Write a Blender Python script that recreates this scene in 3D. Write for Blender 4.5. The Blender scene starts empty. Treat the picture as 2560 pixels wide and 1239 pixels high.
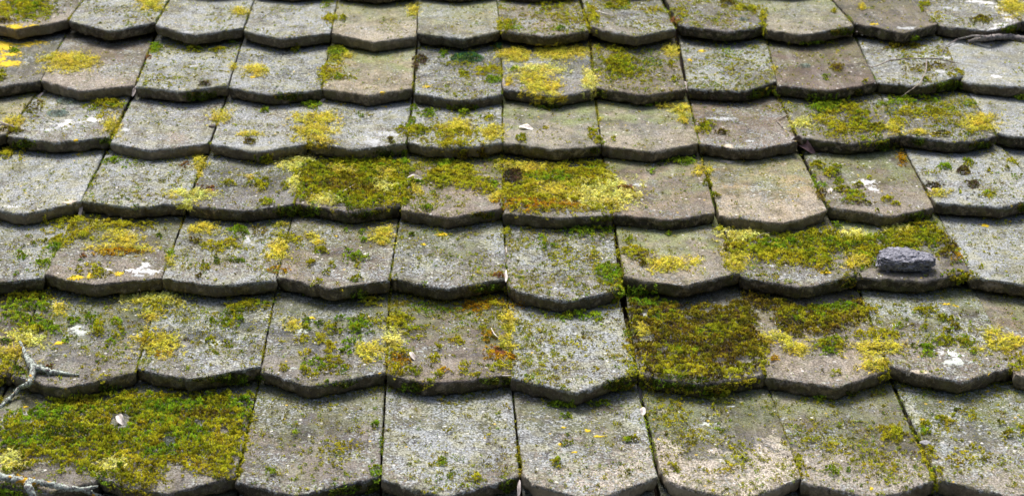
import bpy, math, re
import numpy as np
from mathutils import Matrix, Vector, Euler
from mathutils.bvhtree import BVHTree

SC = bpy.context.scene
COL = SC.collection
rad = math.radians
rng = np.random.default_rng(7)

# ------------------------------------------------------------------ camera, sky, sun
F_PX, CX, CY = 4000.0, 1075.0, 619.5          # focal length and optical centre, in pixels of the 2560 px photograph
THETA = math.atan(2366.0 / F_PX)              # angle between the optical axis and the roof
CAM_H = 1.449                                 # metres from the lens to the roof, square to it
PITCH = rad(28)
ROOF = Matrix.Translation((0, 0, 3.2)) @ Matrix.Rotation(PITCH, 4, 'X')   # roof frame: x along the courses, y up the slope, z out

cam_d = bpy.data.cameras.new('camera')
cam = bpy.data.objects.new('camera', cam_d)
COL.objects.link(cam)
cam_d.sensor_width = 36.0
cam_d.sensor_fit = 'HORIZONTAL'
cam_d.lens = F_PX / 2560 * 36.0
cam_d.shift_x = (1280 - CX) / 2560
cam_d.clip_start, cam_d.clip_end = 0.05, 500
v_dir = Vector((0, math.cos(THETA), -math.sin(THETA)))
v_up = Vector((0, math.sin(THETA), math.cos(THETA)))
cm = Matrix(((1, v_up.x, -v_dir.x, 0), (0, v_up.y, -v_dir.y, 0), (0, v_up.z, -v_dir.z, CAM_H), (0, 0, 0, 1)))
cam.matrix_world = ROOF @ cm
cam_d.dof.use_dof = True
cam_d.dof.focus_distance = 2.62
cam_d.dof.aperture_fstop = 8.0
SC.camera = cam

SUN_EL, SUN_AZ = rad(75), rad(-35)            # azimuth from +Y (up the slope) towards +X
world = bpy.data.worlds.new('World')
SC.world = world
world.use_nodes = True
wt = world.node_tree
sky = wt.nodes.new('ShaderNodeTexSky')
sky.sky_type = 'NISHITA'
sky.sun_disc = False
sky.sun_elevation = SUN_EL
sky.sun_rotation = SUN_AZ
sky.air_density, sky.dust_density, sky.ozone_density = .6, 6.0, .3
bg = wt.nodes['Background']
bg.inputs[1].default_value = 0.057
wt.links.new(sky.outputs[0], bg.inputs[0])

sun_d = bpy.data.lights.new('sun', 'SUN')
sun_d.energy = 1.4
sun_d.angle = rad(30)
sun_d.color = (1.0, 0.96, 0.9)
sun = bpy.data.objects.new('sun', sun_d)
COL.objects.link(sun)
sun_from = Vector((math.sin(SUN_AZ) * math.cos(SUN_EL), math.cos(SUN_AZ) * math.cos(SUN_EL), math.sin(SUN_EL)))
sun.rotation_euler = sun_from.to_track_quat('Z', 'Y').to_euler()

SC.render.engine = 'CYCLES'
SC.view_settings.view_transform = 'Standard'
SC.view_settings.look = 'None'
SC.view_settings.exposure = 1.7
SC.view_settings.gamma = 1.0
SC.view_settings.use_curve_mapping = False

# ------------------------------------------------------------------ projection between photograph and roof
ST, CT = math.sin(THETA), math.cos(THETA)


def unproj(px, py, n=0.0):
    """Point of the plane z = n (roof frame) seen at a pixel of the photograph."""
    a = (py - CY) / F_PX
    t = (CAM_H - n) / (ST + a * CT)
    return np.array([t * (px - CX) / F_PX, t * (CT - a * ST), n])


def proj(P):
    z = P[..., 2] - CAM_H
    dep = P[..., 1] * CT - z * ST
    up = P[..., 1] * ST + z * CT
    return CX + F_PX * P[..., 0] / dep, CY - F_PX * up / dep


# ------------------------------------------------------------------ noise
def _hash(ix, iy, iz, seed):
    h = (ix.astype(np.int64) * 374761393 + iy.astype(np.int64) * 668265263 + iz.astype(np.int64) * 2147483647 + seed * 974634777) & 0xffffffff
    h = ((h ^ (h >> 13)) * 1274126177) & 0xffffffff
    h = ((h ^ (h >> 16)) * 2246822519) & 0xffffffff
    return ((h ^ (h >> 15)) & 0xffffff) / float(0xffffff)


def vnoise(p, seed=0):
    f = np.floor(p)
    i = f.astype(np.int64)
    w = p - f
    w = w * w * (3 - 2 * w)
    out = 0
    for dx in (0, 1):
        for dy in (0, 1):
            for dz in (0, 1):
                wt_ = (w[..., 0] if dx else 1 - w[..., 0]) * (w[..., 1] if dy else 1 - w[..., 1]) * (w[..., 2] if dz else 1 - w[..., 2])
                out = out + wt_ * _hash(i[..., 0] + dx, i[..., 1] + dy, i[..., 2] + dz, seed)
    return out


def worley(P, scale, seed=0):
    """Distance to the nearest feature point (in cells) and that cell's random number, in the roof plane."""
    p = P[..., :2] * scale
    f = np.floor(p).astype(np.int64)
    bd = np.full(p.shape[:-1], 9.0); br = np.zeros(p.shape[:-1])
    z = np.zeros_like(f[..., 0])
    for dx in (-1, 0, 1):
        for dy in (-1, 0, 1):
            cx, cy = f[..., 0] + dx, f[..., 1] + dy
            hx, hy = _hash(cx, cy, z, seed), _hash(cx, cy, z, seed + 1)
            d = np.hypot(cx + hx - p[..., 0], cy + hy - p[..., 1])
            m = d < bd
            bd = np.where(m, d, bd)
            br = np.where(m, _hash(cx, cy, z, seed + 2), br)
    return bd, br


def fbm(P, scale, seed=0, oct=3):
    """About -1..1."""
    a, s, tot, out = 1.0, scale, 0.0, 0
    for k in range(oct):
        out = out + a * (vnoise(P * s + 13.7 * k, seed + k) * 2 - 1)
        tot += a
        a *= .5
        s *= 2.03
    return out / tot


# ------------------------------------------------------------------ object helpers
def props(o, label=None, cat=None, group=None, kind=None):
    if label: o['label'] = label
    if cat: o['category'] = cat
    if group: o['group'] = group
    if kind: o['kind'] = kind
    return o


def mesh_np(name, V, loops, sizes, mat=None, smooth=False, vcol=None, attrs=None):
    """Mesh from numpy arrays: V (n,3), flat loop indices, polygon sizes."""
    me = bpy.data.meshes.new(name)
    V = np.ascontiguousarray(V, dtype=np.float32)
    loops = np.ascontiguousarray(loops, dtype=np.int32)
    sizes = np.ascontiguousarray(sizes, dtype=np.int32)
    me.vertices.add(len(V))
    me.vertices.foreach_set('co', V.ravel())
    me.loops.add(len(loops))
    me.loops.foreach_set('vertex_index', loops)
    me.polygons.add(len(sizes))
    me.polygons.foreach_set('loop_start', np.concatenate([[0], np.cumsum(sizes)[:-1]]).astype(np.int32))
    me.polygons.foreach_set('loop_total', sizes)
    if smooth:
        me.polygons.foreach_set('use_smooth', np.ones(len(sizes), bool))
    if vcol is not None:
        a = me.attributes.new('tint', 'FLOAT_COLOR', 'POINT')
        c = np.ones((len(V), 4), np.float32)
        c[:, :3] = vcol
        a.data.foreach_set('color', c.ravel())
    for k, arr in (attrs or {}).items():
        a = me.attributes.new(k, 'FLOAT_VECTOR', 'POINT')
        a.data.foreach_set('vector', np.ascontiguousarray(arr, np.float32).ravel())
    me.update()
    me.validate()
    if mat: me.materials.append(mat)
    return me


def put(name, me, origin=(0, 0, 0), parent=None):
    """Link an object whose mesh is given in roof coordinates minus origin."""
    o = bpy.data.objects.new(name, me)
    COL.objects.link(o)
    if parent is not None:
        o.parent = parent
        o.location = Vector(origin) - Vector(parent.get('_o', (0, 0, 0)))
    else:
        o.matrix_world = ROOF @ Matrix.Translation(Vector(origin))
    return o


# ------------------------------------------------------------------ materials
class NT:
    def __init__(s, name):
        s.m = bpy.data.materials.new(name)
        s.m.use_nodes = True
        s.t = s.m.node_tree
        s.b = s.t.nodes['Principled BSDF']
        s.b.inputs['Specular IOR Level'].default_value = .25

    def n(s, typ, **kw):
        nd = s.t.nodes.new(typ)
        for k, v in kw.items():
            setattr(nd, k, v)
        return nd

    def set(s, sock, v):
        if isinstance(v, bpy.types.NodeSocket):
            s.t.links.new(v, sock)
        elif isinstance(v, (tuple, list)) and sock.type == 'RGBA' and len(v) == 3:
            sock.default_value = (*v, 1)
        else:
            sock.default_value = v

    def math(s, op, a, b=0.0, c=0.0, clamp=False):
        nd = s.n('ShaderNodeMath', operation=op, use_clamp=clamp)
        s.set(nd.inputs[0], a); s.set(nd.inputs[1], b); s.set(nd.inputs[2], c)
        return nd.outputs[0]

    def noise(s, vec, scale, detail=4, rough=.55, dist=0.0):
        nd = s.n('ShaderNodeTexNoise')
        s.set(nd.inputs['Vector'], vec)
        nd.inputs['Scale'].default_value = scale
        nd.inputs['Detail'].default_value = detail
        nd.inputs['Roughness'].default_value = rough
        nd.inputs['Distortion'].default_value = dist
        return nd.outputs['Fac']

    def vor(s, vec, scale, feat='F1', rand=1.0):
        nd = s.n('ShaderNodeTexVoronoi', feature=feat)
        s.set(nd.inputs['Vector'], vec)
        nd.inputs['Scale'].default_value = scale
        nd.inputs['Randomness'].default_value = rand
        return nd

    def ramp(s, v, lo, hi, a=0.0, b=1.0):
        nd = s.n('ShaderNodeMapRange', clamp=True, interpolation_type='SMOOTHSTEP')
        s.set(nd.inputs[0], v); s.set(nd.inputs[1], lo); s.set(nd.inputs[2], hi); s.set(nd.inputs[3], a); s.set(nd.inputs[4], b)
        return nd.outputs[0]

    def mix(s, f, a, b, mode='MIX'):
        nd = s.n('ShaderNodeMix', data_type='RGBA', blend_type=mode)
        s.set(nd.inputs[0], f); s.set(nd.inputs[6], a); s.set(nd.inputs[7], b)
        return nd.outputs[2]

    def attr(s, name, typ='GEOMETRY'):
        return s.n('ShaderNodeAttribute', attribute_type=typ, attribute_name=name)

    def bump(s, h, strength, dist, prev=None):
        nd = s.n('ShaderNodeBump')
        s.set(nd.inputs['Height'], h)
        nd.inputs['Strength'].default_value = strength
        nd.inputs['Distance'].default_value = dist
        if prev is not None: s.set(nd.inputs['Normal'], prev)
        return nd.outputs[0]


def tile_material():
    k = NT('weathered_tile')
    tc = k.n('ShaderNodeTexCoord')
    oi = k.n('ShaderNodeObjectInfo')
    off = k.n('ShaderNodeVectorMath', operation='SCALE')
    off.inputs[0].default_value = (7.1, 3.3, 5.7)
    k.set(off.inputs['Scale'], oi.outputs['Random'])
    add = k.n('ShaderNodeVectorMath', operation='ADD')
    k.set(add.inputs[0], tc.outputs['Object']); k.set(add.inputs[1], off.outputs[0])
    P = add.outputs[0]
    st = k.n('ShaderNodeSeparateXYZ')
    k.set(st.inputs[0], k.attr('st').outputs['Vector'])
    S, T, B = st.outputs[0], st.outputs[1], st.outputs[2]
    tone = k.attr('tone', 'OBJECT').outputs['Color']
    lich = k.attr('crust', 'OBJECT').outputs['Fac']
    bare = k.attr('bare', 'OBJECT').outputs['Fac']
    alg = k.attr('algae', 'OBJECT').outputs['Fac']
    n1 = k.noise(P, 14, 3, .6)
    n2 = k.noise(P, 60, 5, .65, .3)
    n3 = k.noise(P, 330, 4, .75)
    n4 = k.noise(P, 900, 2, .6)
    # concrete: warm and cool greys, coarse mottling, grit
    c = k.mix(k.ramp(n1, .35, .65), k.mix(1.0, tone, (.74, .76, .80), 'MULTIPLY'), k.mix(1.0, tone, (1.28, 1.2, 1.08), 'MULTIPLY'))
    nm = k.noise(P, 38, 5, .7, .5)
    c = k.mix(k.ramp(nm, .50, .36, 0, .62), c, k.mix(1.0, tone, (.40, .40, .40), 'MULTIPLY'))
    c = k.mix(k.ramp(nm, .56, .66, 0, .5), c, k.mix(1.0, tone, (1.75, 1.66, 1.55), 'MULTIPLY'))
    c = k.mix(k.ramp(n2, .52, .7, 0, .55), c, k.mix(1.0, tone, (1.35, 1.16, 1.0), 'MULTIPLY'))
    c = k.mix(k.ramp(n2, .47, .3, 0, .6), c, k.mix(1.0, tone, (.52, .52, .55), 'MULTIPLY'))
    # bare buff patches along the worn front
    nb = k.noise(P, 26, 4, .7, .5)
    front = k.ramp(T, .45, .0)
    mb = k.math('MULTIPLY', bare, k.ramp(k.math('MULTIPLY_ADD', front, .32, nb), .55, .68), clamp=True)
    c = k.mix(mb, c, k.mix(k.ramp(n3, .35, .7), (.28, .25, .21), (.58, .53, .46)))
    # green film at the head, below the course above
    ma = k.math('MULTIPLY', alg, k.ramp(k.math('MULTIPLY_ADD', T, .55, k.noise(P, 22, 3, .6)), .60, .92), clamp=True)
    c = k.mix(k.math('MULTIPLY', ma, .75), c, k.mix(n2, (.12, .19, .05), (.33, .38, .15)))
    # crust lichen: pale blue grey scales
    patch = k.noise(P, 11, 3, .6, .6)
    th = k.math('SUBTRACT', .78, k.math('MULTIPLY', lich, .225))
    fl = k.noise(P, 165, 5, .72, .4)
    mixn = k.math('ADD', k.math('MULTIPLY', fl, .62), k.math('MULTIPLY', patch, .38))
    ml = k.ramp(mixn, k.math('SUBTRACT', th, .17), k.math('SUBTRACT', th, .12))
    lc = k.mix(k.ramp(n3, .3, .7), (.175, .195, .205), (.39, .425, .445))
    lc = k.mix(k.ramp(k.noise(P, 35, 2), .45, .62), lc, (.33, .345, .28))
    c = k.mix(k.math('MULTIPLY', ml, .85), c, lc)
    # olive film in small blotches
    mo = k.ramp(k.math('MULTIPLY_ADD', k.noise(P, 130, 4, .7, .3), .75, k.math('MULTIPLY', k.noise(P, 18, 2), .3)), .555, .60)
    c = k.mix(k.math('MULTIPLY', mo, .55), c, k.mix(n3, (.07, .075, .02), (.20, .19, .06)))
    # broad damp and dirt clouds
    c = k.mix(k.ramp(k.noise(P, 9, 4, .65, .8), .50, .64, 0, .6), c, k.mix(1.0, c, (.50, .48, .44), 'MULTIPLY'))
    # run-off streaks down the slope
    mp = k.n('ShaderNodeMapping')
    mp.inputs['Scale'].default_value = (60, 5, 5)
    k.set(mp.inputs['Vector'], P)
    stn = k.noise(mp.outputs[0], 1.0, 4, .65, .2)
    c = k.mix(k.ramp(stn, .52, .66, 0, .45), c, k.mix(1.0, c, (.58, .57, .54), 'MULTIPLY'))
    c = k.mix(k.ramp(stn, .46, .34, 0, .22), c, (.36, .36, .34))
    # isolated whitish and yellowish dots
    vd = k.vor(P, 120)
    sepc = k.n('ShaderNodeSeparateColor')
    k.set(sepc.inputs[0], vd.outputs['Color'])
    dot = k.math('MULTIPLY', k.ramp(vd.outputs['Distance'], .34, .22), k.math('GREATER_THAN', sepc.outputs[0], .93))
    c = k.mix(k.math('MULTIPLY', dot, .8), c, k.mix(k.math('GREATER_THAN', sepc.outputs[1], .88), (.66, .66, .62), (.62, .44, .05)))
    # thin dark algae and pits
    vp = k.vor(P, 260)
    sp2 = k.n('ShaderNodeSeparateColor')
    k.set(sp2.inputs[0], vp.outputs['Color'])
    pit = k.math('MULTIPLY', k.ramp(vp.outputs['Distance'], .42, .25), k.math('GREATER_THAN', sp2.outputs[0], .74))
    c = k.mix(k.math('MULTIPLY', pit, .72), c, k.mix(sp2.outputs[1], (.05, .05, .035), (.11, .10, .03)))
    c = k.mix(1.0, c, k.mix(k.ramp(n3, .3, .7), (.50, .50, .51), (1.46, 1.45, 1.43)), 'MULTIPLY')
    # cut edge: grimy core
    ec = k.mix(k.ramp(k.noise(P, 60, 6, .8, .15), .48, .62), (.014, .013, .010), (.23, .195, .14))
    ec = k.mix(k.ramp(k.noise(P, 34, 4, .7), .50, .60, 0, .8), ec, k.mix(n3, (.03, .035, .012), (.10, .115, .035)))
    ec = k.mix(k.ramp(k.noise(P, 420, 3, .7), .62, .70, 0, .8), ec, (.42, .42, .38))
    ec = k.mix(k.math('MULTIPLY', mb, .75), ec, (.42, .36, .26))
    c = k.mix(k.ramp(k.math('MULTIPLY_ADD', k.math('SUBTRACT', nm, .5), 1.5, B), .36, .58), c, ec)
    k.set(k.b.inputs['Base Color'], c)
    k.b.inputs['Roughness'].default_value = .92
    h = k.math('ADD', k.math('MULTIPLY', n3, .5), k.math('MULTIPLY', ml, .45))
    h = k.math('ADD', h, k.math('MULTIPLY', pit, -.3))
    b1 = k.bump(h, .9, .0016)
    b2 = k.bump(n2, .7, .003, b1)
    b3 = k.bump(n4, .6, .0006, b2)
    k.set(k.b.inputs['Normal'], b3)
    return k.m


def tint_material(name, rough=.85, sub=0.0, var=.25, sc=300, bump=.5):
    """Colour from the growth's own vertex tint, broken up by fine noise."""
    k = NT(name)
    g = k.n('ShaderNodeNewGeometry')
    col = k.attr('tint').outputs['Color']
    nz = k.noise(g.outputs['Position'], sc, 3, .6)
    c = k.mix(1.0, col, k.mix(k.ramp(nz, .3, .7), (1 - var,) * 3, (1 + var,) * 3), 'MULTIPLY')
    k.set(k.b.inputs['Base Color'], c)
    k.b.inputs['Roughness'].default_value = rough
    if bump:
        k.set(k.b.inputs['Normal'], k.bump(nz, bump, .001))
    if sub:
        tr = k.n('ShaderNodeBsdfTranslucent')
        k.set(tr.inputs[0], c)
        mx = k.n('ShaderNodeMixShader')
        mx.inputs[0].default_value = sub
        k.set(mx.inputs[1], k.b.outputs[0]); k.set(mx.inputs[2], tr.outputs[0])
        k.set(k.t.nodes['Material Output'].inputs[0], mx.outputs[0])
    return k.m


def plain_material(name, ca, cb, sc=80, rough=.85, bump=.6, bd=.001, det=5):
    k = NT(name)
    tc = k.n('ShaderNodeTexCoord')
    nz = k.noise(tc.outputs['Object'], sc, det, .7)
    n2 = k.noise(tc.outputs['Object'], sc * 5, 3, .7)
    c = k.mix(k.ramp(k.math('MULTIPLY_ADD', n2, .4, nz), .5, .85), ca, cb)
    k.set(k.b.inputs['Base Color'], c)
    k.b.inputs['Roughness'].default_value = rough
    k.set(k.b.inputs['Normal'], k.bump(k.math('ADD', nz, n2), bump, bd))
    return k.m


def branch_material(name, bark_a, bark_b, crust, yellow):
    k = NT(name)
    tc = k.n('ShaderNodeTexCoord')
    P = tc.outputs['Object']
    a = k.noise(P, 120, 4, .7)
    c = k.mix(k.ramp(a, .35, .65), bark_a, bark_b)
    m = k.ramp(k.noise(P, 260, 4, .7), .56 - .22 * crust, .62 - .2 * crust)
    c = k.mix(m, c, k.mix(k.noise(P, 500, 2), (.30, .36, .31), (.62, .68, .62)))
    y = k.ramp(k.noise(P, 28, 3, .7), .70 - .2 * yellow, .73 - .2 * yellow)
    c = k.mix(y, c, (.72, .42, .03))
    k.set(k.b.inputs['Base Color'], c)
    k.b.inputs['Roughness'].default_value = .9
    k.set(k.b.inputs['Normal'], k.bump(k.math('ADD', a, m), .9, .0015))
    return k.m


M_TILE = tile_material()
M_MOSS = tint_material('moss_leaf', .8, .25, .3, 500, 0)
M_LICHEN = tint_material('lichen_crust', .9, 0, .22, 420, .7)
M_DECK = plain_material('old_boarding', (.03, .022, .016), (.07, .05, .035), 30)
M_STONE = plain_material('grey_mortar', (.075, .077, .095), (.42, .43, .50), 130, .92, .9, .003, 6)
M_LEAF = plain_material('bleached_leaf', (.52, .46, .42), (.82, .77, .72), 60, .6, .3)
M_SEED = plain_material('seed_husk', (.30, .25, .22), (.55, .50, .48), 80, .6, .3)
M_DEAD = plain_material('dead_leaf', (.10, .055, .06), (.34, .22, .22), 50, .5, .6)
M_TWIG = plain_material('thin_twig', (.20, .16, .13), (.42, .37, .33), 120, .8, .5)
M_DARKTWIG = plain_material('dark_twig', (.07, .055, .05), (.20, .17, .16), 120, .8, .5)
M_PEBBLE = plain_material('grey_pebble', (.20, .20, .22), (.42, .42, .45), 100, .8, .5)
M_BRANCH = branch_material('lichened_branch', (.09, .08, .075), (.26, .24, .24), .6, .35)
M_BRANCH_BARE = branch_material('bare_branch', (.13, .11, .11), (.34, .31, .30), .05, -.6)

# ------------------------------------------------------------------ the roof's tiles: front edges read off the photograph
DROP = 0.0315      # how far a course lies below the one above, at its head
THICK = 0.0245
FR = {
 1: {0: [(-50, 52), (0, 68), (41, 80), (112, 64), (169, 47)],
     1: [(173, 51), (203, 64), (268, 86), (291, 85), (342, 68), (387, 56)],
     2: [(391, 66), (440, 84), (488, 98), (550, 84), (606, 71)],
     3: [(610, 75), (655, 88), (701, 102), (760, 90), (825, 80)],
     4: [(830, 80), (864, 88), (935, 108), (993, 90), (1040, 86)],
     5: [(1045, 80), (1105, 88), (1159, 102), (1210, 84), (1250, 76)],
     6: [(1255, 81), (1310, 90), (1362, 98), (1420, 88), (1470, 78)],
     7: [(1479, 68), (1500, 78), (1541, 88), (1589, 102), (1619, 90), (1687, 70)],
     8: [(1697, 58), (1718, 68), (1819, 85), (1850, 80), (1912, 64)],
     9: [(1917, 73), (1960, 84), (1998, 92), (2025, 93), (2063, 81), (2133, 65)],
     10: [(2137, 60), (2181, 70), (2259, 95), (2286, 76), (2344, 61)],
     11: [(2349, 60), (2408, 70), (2470, 81), (2500, 74), (2551, 54)],
     12: [(2556, 52), (2620, 65), (2680, 80), (2790, 50)]},
 2: {0: [(-125, 205), (-70, 216), (-20, 226), (64, 210), (101, 202)],
     1: [(104, 202), (136, 210), (200, 234), (244, 225), (335, 211)],
     2: [(341, 216), (400, 224), (458, 237), (508, 224), (569, 217)],
     3: [(573, 218), (620, 231), (671, 242), (740, 232), (802, 224)],
     4: [(806, 222), (857, 232), (922, 246), (959, 234), (1030, 225)],
     5: [(1036, 233), (1095, 244), (1149, 258), (1196, 249), (1254, 234)],
     6: [(1259, 222), (1320, 232), (1389, 250), (1420, 240), (1485, 224)],
     7: [(1490, 217), (1531, 221), (1565, 234), (1602, 242), (1667, 230), (1714, 219)],
     8: [(1723, 221), (1782, 224), (1850, 232), (1877, 227), (1940, 203)],
     9: [(1945, 216), (2020, 228), (2086, 234), (2191, 208)],
     10: [(2190, 196), (2200, 206), (2280, 218), (2307, 221), (2351, 205), (2405, 190)],
     11: [(2409, 198), (2442, 210), (2520, 220), (2580, 226), (2650, 200)]},
 3: {0: [(-222, 344), (-150, 356), (-95, 366), (-40, 352), (15, 337)],
     1: [(19, 339), (88, 349), (136, 359), (169, 354), (271, 341)],
     2: [(278, 351), (332, 368), (380, 376), (441, 366), (520, 356)],
     3: [(528, 358), (597, 373), (644, 383), (688, 373), (766, 358)],
     4: [(773, 354), (790, 366), (884, 381), (959, 369), (1014, 359)],
     5: [(1020, 352), (1061, 366), (1128, 373), (1196, 369), (1254, 356)],
     6: [(1258, 356), (1320, 368), (1389, 380), (1430, 376), (1501, 364)],
     7: [(1506, 359), (1548, 368), (1633, 380), (1667, 370), (1747, 354)],
     8: [(1752, 356), (1816, 367), (1870, 373), (1905, 370), (1991, 352)],
     9: [(1998, 338), (2036, 346), (2130, 359), (2181, 353), (2249, 336)],
     10: [(2254, 338), (2324, 346), (2375, 358), (2429, 356), (2490, 338)],
     11: [(2495, 331), (2530, 340), (2630, 355), (2740, 335)]},
 4: {0: [(-62, 505), (0, 526), (60, 539), (142, 516), (200, 501)],
     1: [(205, 500), (258, 509), (325, 522), (373, 516), (464, 510)],
     2: [(469, 514), (540, 524), (610, 531), (671, 522), (733, 510)],
     3: [(739, 504), (813, 519), (878, 536), (925, 522), (998, 513)],
     4: [(1003, 524), (1061, 534), (1122, 549), (1179, 536), (1254, 523)],
     5: [(1261, 530), (1330, 538), (1400, 545), (1463, 537), (1532, 534)],
     6: [(1537, 537), (1599, 546), (1677, 556), (1718, 543), (1787, 533)],
     7: [(1801, 532), (1836, 541), (1900, 554), (1955, 562), (1985, 548), (2015, 547), (2067, 524)],
     8: [(2073, 516), (2140, 528), (2205, 541), (2229, 544), (2256, 536), (2335, 514)],
     9: [(2339, 508), (2408, 516), (2505, 524), (2560, 507), (2610, 494)]},
 5: {0: [(-175, 690), (-110, 702), (-50, 714), (0, 707), (107, 692)],
     1: [(114, 684), (170, 704), (237, 715), (288, 708), (403, 692)],
     2: [(407, 699), (454, 707), (529, 719), (569, 719), (644, 705), (688, 702)],
     3: [(695, 692), (756, 709), (830, 732), (864, 719), (911, 718), (972, 704)],
     4: [(978, 696), (1044, 714), (1122, 731), (1176, 714), (1265, 697)],
     5: [(1270, 708), (1290, 727), (1350, 745), (1416, 757), (1450, 753), (1490, 738), (1546, 722)],
     6: [(1561, 688), (1599, 702), (1705, 724), (1740, 713), (1847, 684)],
     7: [(1853, 690), (1900, 700), (1995, 724), (2030, 722), (2138, 690)],
     8: [(2144, 690), (2225, 695), (2303, 706), (2375, 692), (2423, 677)],
     9: [(2427, 690), (2476, 702), (2575, 720), (2640, 706), (2712, 688)]},
 6: {0: [(-290, 925), (-200, 942), (-130, 955), (-60, 945), (24, 930)],
     1: [(30, 934), (93, 955), (160, 975), (232, 955), (337, 929)],
     2: [(344, 921), (387, 934), (472, 955), (522, 946), (650, 921)],
     3: [(654, 926), (717, 944), (775, 970), (806, 963), (850, 946), (963, 925)],
     4: [(969, 929), (999, 944), (1065, 960), (1161, 955), (1276, 934)],
     5: [(1281, 945), (1330, 960), (1415, 986), (1446, 991), (1492, 972), (1588, 934)],
     6: [(1596, 930), (1647, 947), (1755, 963), (1840, 946), (1911, 932)],
     7: [(1917, 936), (1977, 949), (2093, 971), (2120, 953), (2219, 925)],
     8: [(2225, 917), (2287, 934), (2403, 960), (2457, 938), (2532, 915)],
     9: [(2540, 934), (2600, 950), (2670, 962), (2800, 925)]},
 7: {0: [(-430, 1185), (-300, 1215), (-235, 1232), (-84, 1190)],
     1: [(-78, 1188), (20, 1215), (95, 1240), (170, 1222), (242, 1200)],
     2: [(248, 1199), (309, 1222), (420, 1242), (526, 1207), (587, 1189)],
     3: [(593, 1199), (640, 1216), (740, 1244), (794, 1228), (948, 1188)],
     4: [(955, 1199), (1007, 1216), (1115, 1252), (1200, 1225), (1297, 1188)],
     5: [(1308, 1188), (1335, 1218), (1480, 1262), (1550, 1225), (1642, 1191)],
     6: [(1652, 1172), (1675, 1205), (1724, 1224), (1850, 1257), (1930, 1225), (2003, 1192)],
     7: [(2008, 1201), (2074, 1220), (2180, 1250), (2248, 1234), (2333, 1199)],
     8: [(2350, 1203), (2441, 1224), (2530, 1252), (2620, 1225), (2700, 1195)],
     9: [(2708, 1195), (2800, 1220), (2890, 1250), (3060, 1195)]},
}
# the upper three courses are keyed one column on: bring all courses to the same columns
FR = {r: {(c - 1 if r < 4 else c): pl for c, pl in d.items()} for r, d in FR.items()}
# tone, crust, specks of moss, bare front, algae
G1 = (.136, .134, .127); G2 = (.108, .112, .120); BR = (.142, .124, .110); TN = (.235, .228, .170); LG = (.215, .208, .172); RD = (.135, .104, .092); OC = (.27, .235, .16); PK = (.195, .168, .145)
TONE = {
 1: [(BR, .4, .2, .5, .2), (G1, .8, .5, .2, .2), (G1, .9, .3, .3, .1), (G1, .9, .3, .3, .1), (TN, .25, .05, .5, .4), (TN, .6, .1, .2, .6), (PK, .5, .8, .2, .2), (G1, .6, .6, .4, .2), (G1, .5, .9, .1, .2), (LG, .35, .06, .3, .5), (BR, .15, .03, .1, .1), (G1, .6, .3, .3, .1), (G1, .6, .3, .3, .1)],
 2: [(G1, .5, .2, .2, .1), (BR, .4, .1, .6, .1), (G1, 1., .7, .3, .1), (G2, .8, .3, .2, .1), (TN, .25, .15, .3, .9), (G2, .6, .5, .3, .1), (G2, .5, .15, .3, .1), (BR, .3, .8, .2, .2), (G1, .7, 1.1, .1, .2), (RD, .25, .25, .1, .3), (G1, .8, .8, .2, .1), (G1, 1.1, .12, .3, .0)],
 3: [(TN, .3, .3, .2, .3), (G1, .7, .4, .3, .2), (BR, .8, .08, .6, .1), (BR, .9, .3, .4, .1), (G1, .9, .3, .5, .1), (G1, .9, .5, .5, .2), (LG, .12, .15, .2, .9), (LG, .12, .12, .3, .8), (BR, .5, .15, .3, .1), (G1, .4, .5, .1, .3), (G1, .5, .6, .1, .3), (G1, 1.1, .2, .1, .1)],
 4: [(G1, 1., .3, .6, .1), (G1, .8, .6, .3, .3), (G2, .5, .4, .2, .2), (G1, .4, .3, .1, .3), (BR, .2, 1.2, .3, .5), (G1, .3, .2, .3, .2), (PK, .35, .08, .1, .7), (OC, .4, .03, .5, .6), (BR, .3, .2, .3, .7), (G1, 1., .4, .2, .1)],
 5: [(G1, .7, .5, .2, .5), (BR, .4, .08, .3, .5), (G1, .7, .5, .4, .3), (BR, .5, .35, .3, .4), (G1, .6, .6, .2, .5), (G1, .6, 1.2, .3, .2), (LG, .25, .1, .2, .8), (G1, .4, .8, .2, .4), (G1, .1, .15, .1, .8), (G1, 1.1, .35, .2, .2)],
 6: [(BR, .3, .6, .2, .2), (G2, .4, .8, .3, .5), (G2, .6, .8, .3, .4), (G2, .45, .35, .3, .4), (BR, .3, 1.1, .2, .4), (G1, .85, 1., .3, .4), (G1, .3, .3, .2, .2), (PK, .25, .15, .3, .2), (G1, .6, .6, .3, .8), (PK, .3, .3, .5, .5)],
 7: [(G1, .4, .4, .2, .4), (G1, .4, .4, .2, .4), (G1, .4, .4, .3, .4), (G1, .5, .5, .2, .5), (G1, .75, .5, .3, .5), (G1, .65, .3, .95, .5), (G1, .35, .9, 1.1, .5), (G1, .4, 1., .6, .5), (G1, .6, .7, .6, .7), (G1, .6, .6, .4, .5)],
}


def rs(lo, hi):
    return float(rng.uniform(lo, hi))


# all tile fronts in roof coordinates: TILES[(row, col)] = array of (x, y) points
def lower_hull(pl):
    """Straight facets between the outermost corners of a front edge."""
    out = []
    for p in pl:
        while len(out) > 1:
            a, b = out[-2], out[-1]
            if (b[0] - a[0]) * (p[1] - a[1]) - (b[1] - a[1]) * (p[0] - a[0]) >= 0: out.pop()
            else: break
        out.append(p)
    return out


TILES = {}
for r, d in FR.items():
    for c, pl in d.items():
        TILES[(r, c)] = np.array([unproj(x, y, 0)[:2] for x, y in lower_hull(pl)])
CORN = {}
for (r, c), a in TILES.items():
    CORN[(r, c)] = (a[0], a[-1])
# courses and columns beyond the frame
W0, E0 = 0.2, 0.271


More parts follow.
